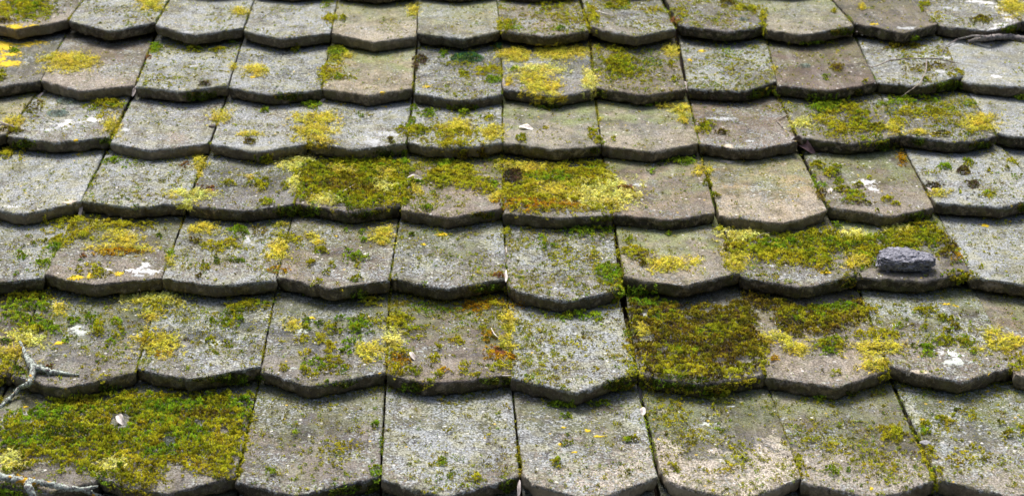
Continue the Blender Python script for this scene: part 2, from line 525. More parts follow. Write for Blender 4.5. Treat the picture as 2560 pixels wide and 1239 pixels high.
def generic(xl, xr, yc):
    ax = xl + (xr - xl) * np.array([.012, .04, .47, .58, .985])
    ay = yc + np.array([rs(-.003, .003), -.006, -.040, -.037, rs(-.003, .003)])
    return np.stack([ax, ay], 1)


for r in range(1, 8):
    cols = sorted(c for (q, c) in TILES if q == r)
    yc = float(np.mean([TILES[(r, c)][0, 1] for c in cols]))
    xr = TILES[(r, cols[-1])][-1, 0]
    for i in range(2):
        TILES[(r, cols[-1] + 1 + i)] = generic(xr + i * W0, xr + (i + 1) * W0, yc)
    xl = TILES[(r, cols[0])][0, 0]
    for i in range(2):
        TILES[(r, cols[0] - 1 - i)] = generic(xl - (i + 1) * W0, xl - i * W0, yc)
for r, base, sg in ((0, 1, 1), (-1, 1, 2), (8, 7, -1), (9, 7, -2)):
    for c in sorted(c for (q, c) in list(TILES) if q == base):
        a = TILES[(base, c)]
        TILES[(r, c)] = generic(a[0, 0] - .001, a[-1, 0] + .001, float(a[0, 1] + a[-1, 1]) / 2 + sg * E0)


def chaikin(a, n):
    for _ in range(n):
        q = a[:-1] * .86 + a[1:] * .14
        w = a[:-1] * .14 + a[1:] * .86
        a = np.concatenate([a[:1], np.stack([q, w], 1).reshape(-1, 2), a[-1:]])
    return a


roof = bpy.data.objects.new('tiled_roof', None)
COL.objects.link(roof)
roof.matrix_world = ROOF
props(roof, 'old roof of grey pointed tiles patched with moss and lichen', 'roof')

SURF_V, SURF_F, voff = [], [], 0
TINFO = {}
SAMPLE = []          # (tile, points, normals, butt flag) raw surfaces for growth


def build_tile(r, c):
    global voff
    a = TILES[(r, c)]
    vis = 1 <= r <= 7 and (r, c) in CORN
    NX, NY = (60, 40) if vis else (16, 8)
    if r in (1, 2, 3) and vis: NX, NY = 48, 30
    seed = (r * 37 + c * 101) % 9973
    # ends of the sides, under the course above
    ab = TILES.get((r - 1, c))
    a = a.copy(); a[0, 0] -= .0006; a[-1, 0] += .0006
    gl, gr = rs(-.0010, .0002), rs(-.0010, .0002)
    if ab is not None and vis and (r - 1, c) in CORN:
        pl = FR[r - 1][c][0]; pr = FR[r - 1][c][-1]
        tl = unproj(pl[0], pl[1] + 8, -DROP)[:2]; tr = unproj(pr[0], pr[1] + 8, -DROP)[:2]
    else:
        tl = a[0] + (0, E0); tr = a[-1] + (0, E0)
    tl = tl + (gl, 0); tr = tr - (gr, 0)
    L0, R0 = a[0], a[-1]
    el = max(tl[1] - L0[1], .1); er = max(tr[1] - R0[1], .1)
    ext = 1 + .055 / E0
    TL = L0 + (tl - L0) * ext; TR = R0 + (tr - R0) * ext
    # front edge, worn
    cur = a
    seg = np.concatenate([[0], np.cumsum(np.linalg.norm(np.diff(cur, axis=0), axis=1))])
    w = np.linspace(0, 1, NX + 1)
    w = w - .055 * np.sin(2 * np.pi * w) / 1.0     # denser at the sides
    for sv_ in (seg / seg[-1])[1:-1]:              # keep the corners of the outline sharp
        w[np.argmin(np.abs(w[1:-1] - sv_)) + 1] = sv_
    fx = np.interp(w, seg / seg[-1], cur[:, 0]); fy = np.interp(w, seg / seg[-1], cur[:, 1])
    q = np.stack([fx * 1, fy * 0 + seed, fx * 0], 1)
    env = np.clip(np.minimum(w, 1 - w) / .06, 0, 1)
    fy = fy + (.0007 * fbm(q, 40, seed, 3) + .0015 * fbm(q, 190, seed + 5, 3)) * env
    # chips out of the lip
    for _ in range(rng.integers(0, 4)):
        c0 = rs(.05, .95); wd = rs(.008, .024)
        fy = fy + rs(.0015, .004) * np.clip(1.6 - 1.6 * np.abs((w - c0) / wd), 0, 1)
    tt = np.linspace(0, 1, NY + 1) ** 1.35
    S, T = np.meshgrid(w, tt)                     # rows along T
    lw = S
    BX = TL[0] + (TR[0] - TL[0]) * lw
    BY = TL[1] + (TR[1] - TL[1]) * lw
    X = fx[None, :] * (1 - T) + BX * T
    Y = fy[None, :] * (1 - T) + BY * T
    # ragged sides
    sr = .0012 * fbm(np.stack([X * 0 + seed, Y, X * 0], -1), 60, seed + 9, 3)
    X = X + sr * (np.clip(1 - S / .1, 0, 1) - np.clip(1 - (1 - S) / .1, 0, 1))
    corner_y = L0[1] * (1 - S) + R0[1] * S
    rise = (Y - corner_y) / E0
    lift, tw, bow = (rs(-.0028, .0042), rs(-.0042, .0042), rs(-.0012, .0014)) if r > -5 else (0, 0, 0)
    Z = -DROP * rise + lift * (1 - T) + tw * (S - .5) * (1 - T) + bow * np.sin(np.pi * S)
    dside = np.minimum(S, 1 - S) * W0
    dfront = np.hypot(X - fx[None, :], Y - fy[None, :])
    e = np.clip(np.minimum(dside, dfront) / .004, 0, 1)
    Pn = np.stack([X, Y, X * 0 + seed * .37], -1)
    rough = fbm(Pn, 26, seed + 2, 3) * .0011 + fbm(Pn, 130, seed + 3, 2) * .0006
    Z = Z + rough * (.35 + .65 * np.clip(T * 8, 0, 1)) - .0010 * (1 - e) ** 2 - .0030 * np.clip(1 - dfront / .010, 0, 1) * np.clip(fbm(Pn, 80, seed + 6, 3) + .25, 0, 1)
    top = np.stack([X, Y, Z], -1)
    ny, nx = NY + 1, NX + 1
    idx = np.arange(ny * nx).reshape(ny, nx)
    quads = np.stack([idx[:-1, :-1], idx[:-1, 1:], idx[1:, 1:], idx[1:, :-1]], -1).reshape(-1, 4)
    # rim loop: back-left, down left side, along the front, up the right side
    loop = np.concatenate([idx[::-1, 0], idx[0, 1:-1], idx[:, -1]])
    TP = top.reshape(-1, 3)
    rim = TP[loop]
    stv = np.stack([S, T, S * 0], -1).reshape(-1, 3)
    rst = stv[loop]
    # outward direction
    tang = np.gradient(rim[:, :2], axis=0)
    out = np.stack([tang[:, 1], -tang[:, 0]], 1)
    out /= np.linalg.norm(out, axis=1)[:, None] + 1e-9
    layers, K = [TP], (6 if vis else 2)
    sts = [stv]
    for k_ in range(1, K + 1):
        f = k_ / K
        z0 = rim[:, 2] - THICK * f
        pp = np.stack([rim[:, 0], rim[:, 1], z0 + seed], 1)
        o = .0012 * math.sin(math.pi * min(1, f * 1.2)) - .0026 * f ** 2 + .0046 * fbm(pp, 80, seed + 11, 3) + .0022 * fbm(pp, 240, seed + 13, 2)
        o = np.minimum(o, .0002 + .0032 * (rst[:, 1] < .02))
        L = np.stack([rim[:, 0] + out[:, 0] * o, rim[:, 1] + out[:, 1] * o, z0 + .0030 * fbm(pp, 60, seed + 12, 3) * f], 1)
        layers.append(L)
        s2 = rst.copy(); s2[:, 2] = min(1, .35 + f * 1.2)
        sts.append(s2)
    V = np.concatenate(layers)
    m = len(loop)
    n0 = len(TP)
    sk = []
    prev = loop
    for k_ in range(K):
        nxt = n0 + k_ * m + np.arange(m)
        sk.append(np.stack([prev[:-1], nxt[:-1], nxt[1:], prev[1:]], 1))
        prev = nxt
    sk = np.concatenate(sk)
    allq = np.concatenate([quads, sk])
    bottom = prev[::-1]
    loops = np.concatenate([allq.ravel(), bottom])
    sizes = np.concatenate([np.full(len(allq), 4), [len(bottom)]])
    org = np.array([(L0[0] + R0[0]) / 2, (L0[1] + R0[1]) / 2, 0])
    ST3 = np.concatenate(sts)
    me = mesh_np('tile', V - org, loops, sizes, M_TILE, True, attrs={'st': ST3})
    o = put('tile', me, org, roof)
    tc = c + 1 if r < 4 else c
    if r in TONE and 0 <= tc < len(TONE[r]):
        tn, cr, spk, ba, al = TONE[r][tc]
    else:
        tn, cr, spk, ba, al = (G1, G2, BR)[rng.integers(3)], rs(.3, .9), rs(.1, .6), .3, .4
    o['tone'] = [float(v * k2) for v, k2 in zip(tn, (rs(.93, 1.07), 1, rs(.95, 1.05)))]
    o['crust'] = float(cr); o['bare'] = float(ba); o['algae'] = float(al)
    TINFO[(r, c)] = dict(obj=o, spk=spk, V=V, quads=quads, sk=sk, st=ST3, nx=nx, ny=ny, vis=vis)
    SURF_V.append(V); SURF_F.append(allq + voff); voff += len(V)
    return o


for key in sorted(TILES):
    build_tile(*key)
for key, lab in {(2, 8): 'reddish brown tile with few moss spots', (4, 7): 'bare ochre tile with a chipped tip', (2, 3): 'pale khaki tile with cushion of moss',
                 (5, 5): 'longer tile that has slipped below its neighbours', (4, 3): 'tile buried under brownish moss', (6, 6): 'tile buried under thick dark olive moss'}.items():
    TINFO[key]['obj']['label'] = lab

# boards under the tiles
xs = [t[:, 0] for t in TILES.values()]
x0, x1 = min(a.min() for a in xs), max(a.max() for a in xs)
y0, y1 = min(t[:, 1].min() for t in TILES.values()), max(t[:, 1].max() for t in TILES.values()) + E0
nb = int((y1 - y0) / .15)
for i in range(nb):
    ya = y0 + i * .15; yb = ya + .144
    v = np.array([[x, y, z] for z in (-.085, -.063) for y in (ya, yb) for x in (x0, x1)], float)
    v[:, 2] += -.0
    f = np.array([[0, 2, 3, 1], [4, 5, 7, 6], [0, 1, 5, 4], [2, 6, 7, 3], [0, 4, 6, 2], [1, 3, 7, 5]])
    put('board', mesh_np('board', v, f.ravel(), np.full(6, 4), M_DECK), (0, 0, 0), roof)

BVH = BVHTree.FromPolygons([tuple(p) for p in np.concatenate(SURF_V)], [tuple(int(i) for i in q) for q in np.concatenate(SURF_F)])
EYE = Vector((0, 0, CAM_H))


def hit(px, py):
    """Roof-frame point and normal of the tile surface seen at a photograph pixel."""
    d = Vector(tuple(unproj(px, py, 0))) - EYE
    d.normalize()
    p, n, i, t = BVH.ray_cast(EYE, d)
    if p is None:
        return Vector(tuple(unproj(px, py, 0))), Vector((0, 0, 1))
    if n.dot(d) > 0: n = -n
    return p, n


# ------------------------------------------------------------------ growth map (pixels of the photograph): kind, cx, cy, rx, ry
# kinds: o olive, g green, d dark green, y yellow feathery, p pale yellow feathery, k yellow olive, b brown olive, n dark brown, e emerald cushion,
#        c bright green cushion, r red brown, a orange, q grey-green lichen cushion;  capital P before = patchy
GROW = '''
1 o 65 20 55 26;1 k 12 28 18 15;1 b 15 55 18 5;1 y 378 12 29 14;1 y 602 31 15 8;1 k 826 48 15 10;1 o 857 47 7 5;1 Pg 815 12 14 12;1 y 1036 27 13 13;1 g 1000 0 18 4
1 k 1262 65 18 14;1 o 1372 15 35 13;1 Pk 1430 45 60 22;1 k 1478 45 15 26;1 Pg 1280 70 22 16;1 g 1401 76 16 5;1 o 1540 18 32 7;1 o 1553 5 18 9;1 Pk 1630 27 45 9
1 Pk 1702 38 20 26;1 b 1818 10 15 8;1 k 1865 22 30 6;1 k 1908 50 9 27;1 r 1688 52 10 8;1 q 1860 51 12 4;1 d 2107 80 25 10;1 g 2028 106 40 4;1 o 2086 29 6 4;1 y 2156 17 9 7;1 g 2283 94 10 5
1 o 2310 18 12 10;1 Pk 2340 48 24 13;1 b 2453 52 20 8;1 y 2535 18 28 22;1 d 2525 72 25 12
2 o 5 190 8 14;2 g 37 128 10 5;2 y 172 158 56 20;2 g 388 122 13 13;2 o 483 125 18 6;2 o 548 127 22 5;2 g 583 110 12 5;2 r 371 144 7 4;2 n 513 212 12 5;2 d 500 238 42 12
2 y 640 177 28 13;2 y 582 168 8 7;2 o 740 122 9 11;2 d 720 240 35 12;2 c 842 131 26 13;2 k 840 151 14 9;2 y 870 142 12 7;2 k 812 185 14 22;2 Pk 845 175 20 14;2 o 851 194 28 6
2 n 1053 149 15 9;2 g 1111 138 11 9;2 e 1167 148 40 12;2 Po 1150 162 45 6;2 o 1162 187 11 8;2 k 1203 179 22 9;2 k 1240 175 18 9;2 g 1233 202 20 8;2 n 1040 165 7 12;2 e 1245 122 11 6;2 d 1160 267 36 8
2 y 1285 138 38 18;2 y 1400 133 60 17;2 p 1347 175 55 12;2 y 1325 197 35 14;2 y 1355 220 38 20;2 y 1370 243 30 12;2 d 1370 268 45 8;2 g 1284 176 6 5;2 y 1272 202 10 8;2 p 1475 205 17 28
2 o 1552 167 50 30;2 Pg 1630 155 28 22;2 o 1533 130 22 7;2 y 1678 128 18 13;2 o 1497 124 7 10;2 o 1675 163 8 7;2 o 1686 199 9 6;2 d 1510 232 16 12;2 g 1630 265 18 4
2 Pg 1815 138 20 20;2 d 1905 238 35 16;2 Po 1930 225 20 10;2 q 2012 166 15 5;2 b 2088 170 16 7;2 g 2062 196 10 5;2 o 2164 206 7 4;2 Py 1935 172 12 16;2 d 2147 230 10 7
2 b 2255 118 38 6;2 Pb 2308 172 45 16;2 o 2385 184 17 8;2 d 2365 213 40 14;2 o 2312 203 7 4;3 g 2548 240 12 5
3 y 38 305 22 10;3 Pb 85 270 25 18;3 q 166 255 24 8;3 q 145 285 27 8;3 o 262 262 40 15;3 Pk 255 290 30 12;3 y 278 318 20 22;3 b 25 328 28 6;3 d 60 358 35 9;3 d 265 350 18 12
3 y 552 295 24 14;3 y 624 336 25 5;3 b 627 357 13 7;3 g 661 278 8 7;3 y 790 300 50 15;3 y 785 330 50 21;3 y 805 356 32 10;3 g 778 265 18 8;3 g 905 288 14 4;3 o 1000 325 14 8;3 b 978 353 9 6;3 d 970 383 40 9
3 g 1070 285 20 8;3 g 1160 285 13 7;3 g 1197 289 10 5;3 o 1222 297 12 6;3 o 1045 330 33 14;3 k 1135 328 55 23;3 y 1145 315 35 13;3 k 1138 362 40 10;3 y 1232 330 24 20;3 b 1155 383 14 11;3 b 1205 384 12 15;3 g 1033 273 12 8;3 g 1030 303 8 8
3 o 1363 319 6 4;3 o 1305 347 11 9;3 o 1480 335 11 12;3 o 1497 352 9 9;3 d 1487 376 16 10;3 y 1702 276 22 13;3 y 1712 292 12 14;3 y 1667 268 18 5;3 y 1498 299 6 3;3 o 1534 351 5 3
3 o 1760 320 21 13;3 y 1742 327 8 8;3 b 1802 332 14 5;3 Po 1955 272 35 17;3 p 2003 310 26 12;3 g 2075 265 42 21;3 k 2062 300 28 14;3 o 2145 305 36 34;3 k 2097 322 28 19;3 o 2188 350 33 15;3 d 2210 365 36 10
3 g 2220 258 20 7;3 g 2285 252 44 13;3 q 2230 277 20 11;3 k 2275 283 46 12;3 o 2130 272 30 12;3 Pk 2090 330 50 14;3 o 2330 275 40 11;3 Po 2380 310 50 16;3 Pk 2400 265 40 10;3 o 2190 320 22 14;3 k 2248 308 22 12;3 y 2235 322 17 12;3 Pk 2345 295 60 15;3 y 2448 308 40 19;3 y 2282 333 30 4;3 b 2355 338 20 5;3 o 2424 336 18 5;3 g 2420 261 13 7;3 d 2450 360 27 9;3 d 2296 352 14 12
4 k 22 388 30 14;4 g 280 404 20 6;4 Pg 340 415 35 12;4 y 500 412 17 17;4 y 497 435 8 9;4 r 469 412 15 6;4 p 482 487 52 12;4 p 465 510 22 10;4 g 236 441 5 4;4 g 340 516 8 3
4 r 515 470 22 6;4 o 572 461 14 6;4 o 620 463 10 5;4 o 654 465 22 12;4 y 626 445 8 4;4 o 672 506 25 6;4 o 717 468 12 7;4 o 667 399 26 12;4 d 715 525 25 9
4 p 745 410 48 15;4 g 790 420 25 8;4 o @735,430,790,405,880,395,960,395,1020,400,1030,440,1045,470,1030,500,1000,515,930,528,880,540,820,515,745,505,728,480,725,450
4 Pb 865 458 85 32;4 b 850 465 45 14;4 b 930 475 30 12;4 y 855 428 30 9;4 p 962 470 24 14;4 p 816 503 35 13;4 y 965 435 22 10;4 y 1040 475 15 10;4 p 735 460 14 20;4 d 775 525 35 13;4 d 898 534 28 13;4 k 965 513 28 12;4 g 1008 405 10 8;4 o 900 510 30 9
4 k @1095,404,1169,407,1190,438,1230,455,1257,482,1247,492,1128,468,1057,461,1057,438,1088,421;4 g 1112 411 20 8;4 g 1040 460 20 3;4 y 1240 490 15 12;4 g 1068 522 12 5;4 d 1215 535 33 8;4 g 1235 462 14 8
4 k @1245,400,1338,410,1410,408,1430,402,1515,408,1522,430,1555,458,1596,485,1590,502,1555,515,1535,530,1430,530,1362,538,1277,532,1260,528
4 y 1320 420 60 12;4 g 1380 445 50 12;4 a 1330 512 68 16;4 a 1430 515 40 10;4 p 1515 487 74 30;4 n 1280 447 22 18;4 o 1480 420 38 13;4 o 1450 438 30 8;4 r 1566 473 20 6;4 y 1390 480 50 16;4 d 1500 543 30 8
4 g 1700 406 38 7;4 g 1628 429 8 5;4 d 1650 412 8 6;4 y 1758 425 22 13;4 o 1768 442 7 7;4 o 1768 461 9 7;4 o 1790 493 9 5;4 g 2035 448 5 10;4 g 2052 466 14 6;4 b 2057 486 13 12
4 o 2042 415 17 8;4 o 2092 419 9 4;4 o 2078 432 17 9;4 o 2097 455 12 7;4 o 2143 465 13 6;4 o 2105 476 25 5;4 o 2140 490 26 10;4 o 2122 505 24 6;4 o 2216 499 13 6;4 k 2238 510 9 5;4 b 2162 511 20 4;4 o 2194 529 7 4;4 o 2177 446 6 4;4 a 2253 398 12 16;4 d 2290 538 30 9
4 o 2422 408 14 8;4 n 2408 429 17 9;4 n 2333 468 19 9;4 n 2433 462 14 9;4 o 2467 486 15 8;4 Po 2326 432 24 9;4 y 2350 483 25 8;4 o 2475 430 8 6;4 Po 2400 480 9 9;4 g 2362 420 12 6;4 o 2516 425 8 4;4 Pg 2535 442 16 13;4 k 2545 402 22 10;4 d 2553 515 10 10
5 g 51 642 13 8;5 g 110 660 13 8;5 g 42 686 8 4;5 g 85 613 5 4;5 Pg 125 638 25 8;5 k 205 560 72 18;5 Pp 250 565 40 12;5 k 205 590 35 12;5 k 150 605 33 15;5 g 135 620 16 8;5 k 320 568 66 12;5 y 300 598 42 14;5 y 305 625 66 13;5 a 305 632 50 7
5 d 398 592 8 5;5 r 207 640 8 5;5 d 204 652 8 6;5 k 228 680 38 15;5 g 427 640 11 12;5 y 427 660 11 14;5 y 513 572 42 12;5 g 598 582 25 15;5 b 645 577 17 9;5 k 560 613 40 15;5 d 590 652 28 8;5 d 542 655 14 12;5 o 515 667 16 9;5 b 488 602 11 6;5 b 500 693 9 5
5 y 708 563 13 5;5 k 722 595 35 14;5 y 700 622 24 18;5 y 688 640 28 8;5 a 697 676 20 7;5 y 775 592 15 8;5 y 797 606 16 4;5 y 958 588 24 20;5 y 940 603 18 8;5 o 803 626 15 8;5 g 905 582 9 6;5 g 864 579 8 4;5 g 909 603 8 6;5 d 864 620 9 4;5 d 865 630 8 4;5 g 885 645 27 12
5 o 893 664 6 6;5 o 779 655 7 5;5 o 771 665 6 5;5 o 816 683 9 6;5 o 828 665 9 7;5 o 795 706 11 7;5 o 891 700 14 5;5 k 852 719 5 3;5 k 925 755 22 12;5 d 897 735 25 12
5 g 1031 589 9 5;5 g 1064 710 7 3;5 r 1251 687 17 7;5 g 1257 668 7 5;5 k 1266 583 9 9;5 d 1220 720 45 9;5 g 1475 580 50 15;5 g 1352 598 10 6;5 g 1366 617 20 8;5 Pk 1405 640 48 22;5 Pk 1475 640 35 30;5 c 1520 677 34 15;5 g 1535 695 24 18;5 k 1545 725 16 26
5 k 1590 632 40 13;5 Pb 1595 650 25 14;5 b 1612 661 14 7;5 o 1573 602 12 8;5 y 1680 662 57 16;5 d 1636 647 10 4;5 g 1672 586 8 4
5 k @1780,565,1850,580,1920,590,2000,580,2045,578,2060,600,2050,625,2070,650,2095,675,2060,680,2000,665,1960,660,1900,655,1870,640,1840,660,1850,680,1825,690,1815,650,1800,620,1810,600
5 p 1850 590 45 14;5 b 1828 622 20 10;5 y 1842 648 26 14;5 o 1980 600 60 14;5 g 1940 615 45 10;5 o 2040 640 30 18;5 y 1840 675 14 10;5 d 2118 703 22 11
5 o @2076,566,2110,583,2137,577,2171,590,2205,583,2239,570,2307,553,2341,560,2364,590,2402,644,2408,658,2381,661,2337,638,2314,614,2273,627,2219,631,2192,651,2178,671,2151,671,2117,651,2117,631,2083,631,2053,617,2056,590
5 p 2135 588 30 10;5 g 2090 568 16 8;5 y 2143 655 25 13;5 b 2370 630 18 22;5 a 2390 645 12 14;5 g 2090 610 25 10;5 p 2250 575 30 8;5 Po 2285 625 20 7;5 o 2400 690 35 10;5 d 2145 685 10 10;5 o 2446 669 10 4
6 o 75 750 50 18;6 g 85 768 60 13;6 y 148 772 16 14;6 g 40 795 30 13;6 g 85 815 48 20;6 k 75 832 40 16;6 g 130 822 18 12;6 p 65 850 42 18;6 d 15 857 18 12;6 y 25 890 30 22;6 k 12 925 18 26;6 d 50 925 20 14
6 g 185 803 15 9;6 g 225 797 12 12;6 g 290 810 11 9;6 o 247 823 12 18;6 o 281 839 11 9;6 o 277 858 10 9;6 g 166 850 8 6;6 d 247 906 15 5;6 o 308 830 8 7;6 k 255 945 17 10;6 r 124 919 11 6;6 y 105 906 8 4;6 d 272 965 27 9
6 p 385 753 58 17;6 k 380 772 35 12;6 y 378 792 28 9;6 y 390 860 48 27;6 a 405 885 18 5;6 k 370 850 18 12;6 d 575 783 42 13;6 g 530 808 14 10;6 g 565 808 20 12;6 o 595 800 13 10;6 o 620 768 40 12;6 o 657 765 27 11;6 o 526 852 10 7;6 o 569 862 8 5;6 d 565 945 80 11
6 g 764 805 14 9;6 g 798 810 15 7;6 o 835 825 18 14;6 g 850 797 13 5;6 g 893 820 29 22;6 o 906 795 14 5;6 o 769 825 10 9;6 k 799 845 18 12;6 k 755 850 20 7;6 k 825 868 15 14;6 g 886 856 28 8;6 y 923 878 40 19;6 g 865 880 17 11;6 k 768 884 17 7;6 g 800 905 35 11;6 o 825 905 25 13;6 o 763 930 12 10;6 o 823 925 38 11;6 k 710 922 14 5;6 o 782 943 8 5;6 y 727 813 20 12;6 d 850 955 42 8;6 Po 925 800 25 8
6 k 985 800 35 18;6 o 1030 832 26 17;6 p 985 847 22 20;6 y 985 870 22 10;6 k 993 890 33 18;6 a 1000 900 26 14;6 k 997 927 18 12;6 o 1035 928 17 14;6 k 1071 948 17 14;6 d 1030 965 30 11;6 Pg 1060 775 50 13;6 a 1210 768 68 16;6 Pg 1120 780 40 10;6 k 1245 775 30 14
6 k 1135 853 18 8;6 o 1094 874 10 6;6 k 1088 898 12 10;6 a 1222 845 14 20;6 a 1245 885 25 18;6 r 1248 880 16 10;6 k 1165 915 13 8;6 a 1107 925 15 8;6 Pk 1180 935 50 8;6 g 1096 938 10 6;6 k 1255 918 25 12;6 y 1272 810 16 30;6 y 1270 860 17 22;6 a 1275 895 14 18;6 k 1268 925 13 12;6 d 1240 950 40 6
6 g 1440 793 60 9;6 Pk 1440 860 38 16;6 Pk 1412 893 28 14;6 Pk 1392 920 18 12;6 Po 1498 808 14 9;6 Pk 1488 926 10 12;6 Pk 1370 830 25 14;6 d 1545 960 50 13;6 k 1578 860 16 40;6 g 1575 835 14 14
6 g 1585 730 50 18;6 b @1548,750,1600,745,1700,765,1810,770,1860,740,1930,745,2000,770,2080,765,2150,745,2185,775,2190,800,2140,815,2120,830,2060,835,2010,838,1985,850,1960,840,1930,800,1900,790,1885,820,1915,850,1918,890,1915,925,1860,945,1840,965,1800,985,1740,972,1650,960,1605,945,1590,915,1590,880,1570,850,1565,800
6 o 1650 800 60 14;6 k 1640 905 55 14;6 k 1640 958 40 12;6 k 1740 968 60 12;6 k 1850 945 50 12;6 k 1700 930 90 14;6 g 1620 760 50 10;6 o 1780 840 60 18;6 y 1605 835 15 22;6 k 1840 935 60 12;6 o 1700 880 50 14;6 d 1700 955 90 14;6 o 2040 790 80 18;6 g 2100 770 50 12;6 k 2160 785 28 18;6 g 1780 985 20 9;6 p 1800 995 22 6;6 b 1900 880 14 30
6 o 2080 868 32 22;6 g 2070 880 18 12;6 y 1940 850 38 14;6 y 1985 872 34 16;6 a 1930 897 16 9;6 k 1908 900 12 38;6 o 2037 875 7 5;6 o 2034 890 6 4;6 o 2085 933 13 7;6 n 2056 931 7 3;6 o 2139 925 6 3;6 k 2190 840 50 12;6 y 2195 872 66 16;6 y 2190 912 38 14;6 k 2208 935 15 16;6 d 2127 980 14 6
6 o 2310 780 25 12;6 d 2269 796 10 7;6 o 2354 797 10 8;6 o 2378 801 10 6;6 b 2387 818 12 6;6 o 2368 828 14 8;6 o 2310 821 8 5;6 g 2250 818 12 4;6 o 2368 853 27 11;6 o 2413 858 16 17;6 g 2313 878 22 15;6 o 2434 882 8 4;6 d 2285 865 18 7;6 y 2472 835 22 13;6 y 2510 862 45 20;6 k 2547 905 20 20
7 o @0,1040,80,1025,110,1005,180,985,250,985,330,975,400,985,500,990,560,985,635,985,628,1050,612,1120,600,1175,590,1195,540,1200,480,1165,430,1165,400,1200,380,1235,340,1235,300,1215,250,1195,200,1180,130,1180,90,1170,0,1190
7 g 120 1040 60 16;7 d 160 1095 80 26;7 g 60 1110 50 14;7 k 130 1150 110 14;7 k 230 1050 50 16;7 g 420 1030 90 26;7 d 350 1040 40 14;7 g 480 1090 60 20;7 k 560 1110 45 40;7 k 520 1170 60 18;7 k 340 1150 60 18;7 g 400 1130 40 16;7 k 350 1200 50 16;7 g 600 1010 25 16;7 p 30 1155 35 20;7 p 270 1165 35 12;7 q 422 1108 16 12;7 g 35 1222 50 14;7 b 200 1010 40 8;7 b 500 1040 60 10
7 Pk 845 1130 60 35;7 g 678 1185 12 6;7 g 741 1089 6 4;7 g 938 1066 7 5;7 g 940 1180 13 14;7 g 952 1115 4 18;7 d 870 1218 70 12;7 g 1107 1155 11 7;7 k 1190 1200 14 9;7 o 1160 1217 12 5;7 Pk 1125 1080 16 16;7 k 1300 1150 8 28;7 d 1275 1208 25 12
7 g 1395 1010 28 9;7 g 1496 1010 23 6;7 g 1418 1040 16 7;7 g 1500 1038 10 3;7 o 1415 1109 12 5;7 o 1575 1101 17 5;7 o 1393 1160 14 8;7 o 1573 1183 7 6;7 Pk 1690 1035 40 30;7 Pk 1800 1035 28 18;7 Pk 1720 1110 22 24;7 Pk 1850 1140 50 36;7 Pk 1780 1180 45 18;7 o 1680 1166 9 5
7 o 2005 1102 23 13;7 Pk 2090 1120 30 22;7 k 2232 1086 40 17;7 Pk 2190 1160 60 36;7 k 2000 1150 13 30;7 g 2080 1178 12 9;7 g 2048 989 10 6;7 o 2317 1082 22 20;7 o 2358 1055 30 13;7 o 2410 1042 28 10;7 d 2395 1025 12 5;7 k 2320 1138 19 24;7 o 2340 1190 12 28;7 o 2495 1060 14 5;7 o 2550 1078 22 14;7 o 2515 1090 12 6;7 o 2464 1213 8 6;7 Pk 2420 1150 50 30
'''
HOLES = [(300, 1052, 26, 18), (1618, 850, 20, 9), (1612, 786, 8, 9), (1345, 470, 6, 3), (270, 1003, 15, 6), (350, 1180, 14, 5), (440, 1185, 22, 9), (1590, 905, 6, 6), (1765, 835, 12, 5), (1860, 905, 30, 8), (1660, 880, 16, 6), (1720, 800, 12, 5), (1930, 600, 12, 5), (1880, 615, 12, 5), (2200, 610, 12, 5), (100, 1150, 30, 6), (500, 1060, 20, 5), (220, 1130, 22, 6), (560, 1080, 12, 10), (60, 1060, 14, 5), (1800, 908, 22, 7)]
# base colour of a shoot: root, mid, tip
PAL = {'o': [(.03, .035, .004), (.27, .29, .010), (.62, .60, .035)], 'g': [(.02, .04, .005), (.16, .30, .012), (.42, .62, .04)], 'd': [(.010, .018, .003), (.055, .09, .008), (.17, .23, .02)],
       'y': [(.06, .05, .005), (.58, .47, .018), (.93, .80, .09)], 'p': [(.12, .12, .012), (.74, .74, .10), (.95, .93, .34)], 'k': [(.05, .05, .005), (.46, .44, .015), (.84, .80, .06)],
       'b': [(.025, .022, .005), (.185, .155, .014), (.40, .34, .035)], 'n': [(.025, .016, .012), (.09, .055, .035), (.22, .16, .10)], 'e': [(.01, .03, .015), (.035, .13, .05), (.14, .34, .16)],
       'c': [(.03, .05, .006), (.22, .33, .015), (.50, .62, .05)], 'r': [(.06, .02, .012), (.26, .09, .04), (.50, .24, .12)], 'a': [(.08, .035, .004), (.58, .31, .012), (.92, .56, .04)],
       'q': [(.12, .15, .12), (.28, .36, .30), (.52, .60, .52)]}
KIN = {'o': 'kg', 'g': 'oc', 'd': 'gb', 'y': 'yk', 'p': 'yk', 'k': 'oy', 'b': 'on', 'n': 'bd', 'e': 'gd', 'c': 'gk', 'r': 'ba', 'a': 'ab', 'q': 'q'}
HGT = {'o': .0065, 'g': .0065, 'd': .0042, 'y': .0042, 'p': .0045, 'k': .006, 'b': .0068, 'n': .006, 'e': .008, 'c': .008, 'r': .003, 'a': .004, 'q': .004}
PATCH = []
for line in GROW.strip().splitlines():
    for it in line.split(';'):
        it = it.strip()
        if not it: continue
        a = it.split()
        row, kd = int(a[0]), a[1]
        patchy = kd[0] == 'P'
        kd = kd[-1]
        if a[2][0] == '@':
            v = np.array([float(q) for q in a[2][1:].split(',')]).reshape(-1, 2)
            PATCH.append(dict(row=row, k=kd, patchy=patchy, poly=v, bb=(v[:, 0].min() - 12, v[:, 1].min() - 10, v[:, 0].max() + 12, v[:, 1].max() + 10),
                              c=v.mean(0), size=float(np.ptp(v[:, 0]) * np.ptp(v[:, 1]))))
        else:
            cx, cy, rx, ry = map(float, a[2:6])
            PATCH.append(dict(row=row, k=kd, patchy=patchy, e=(cx, cy, rx, ry), bb=(cx - rx * 1.5, cy - ry * 1.5, cx + rx * 1.5, cy + ry * 1.5), c=np.array([cx, cy]), size=rx * ry * 4))


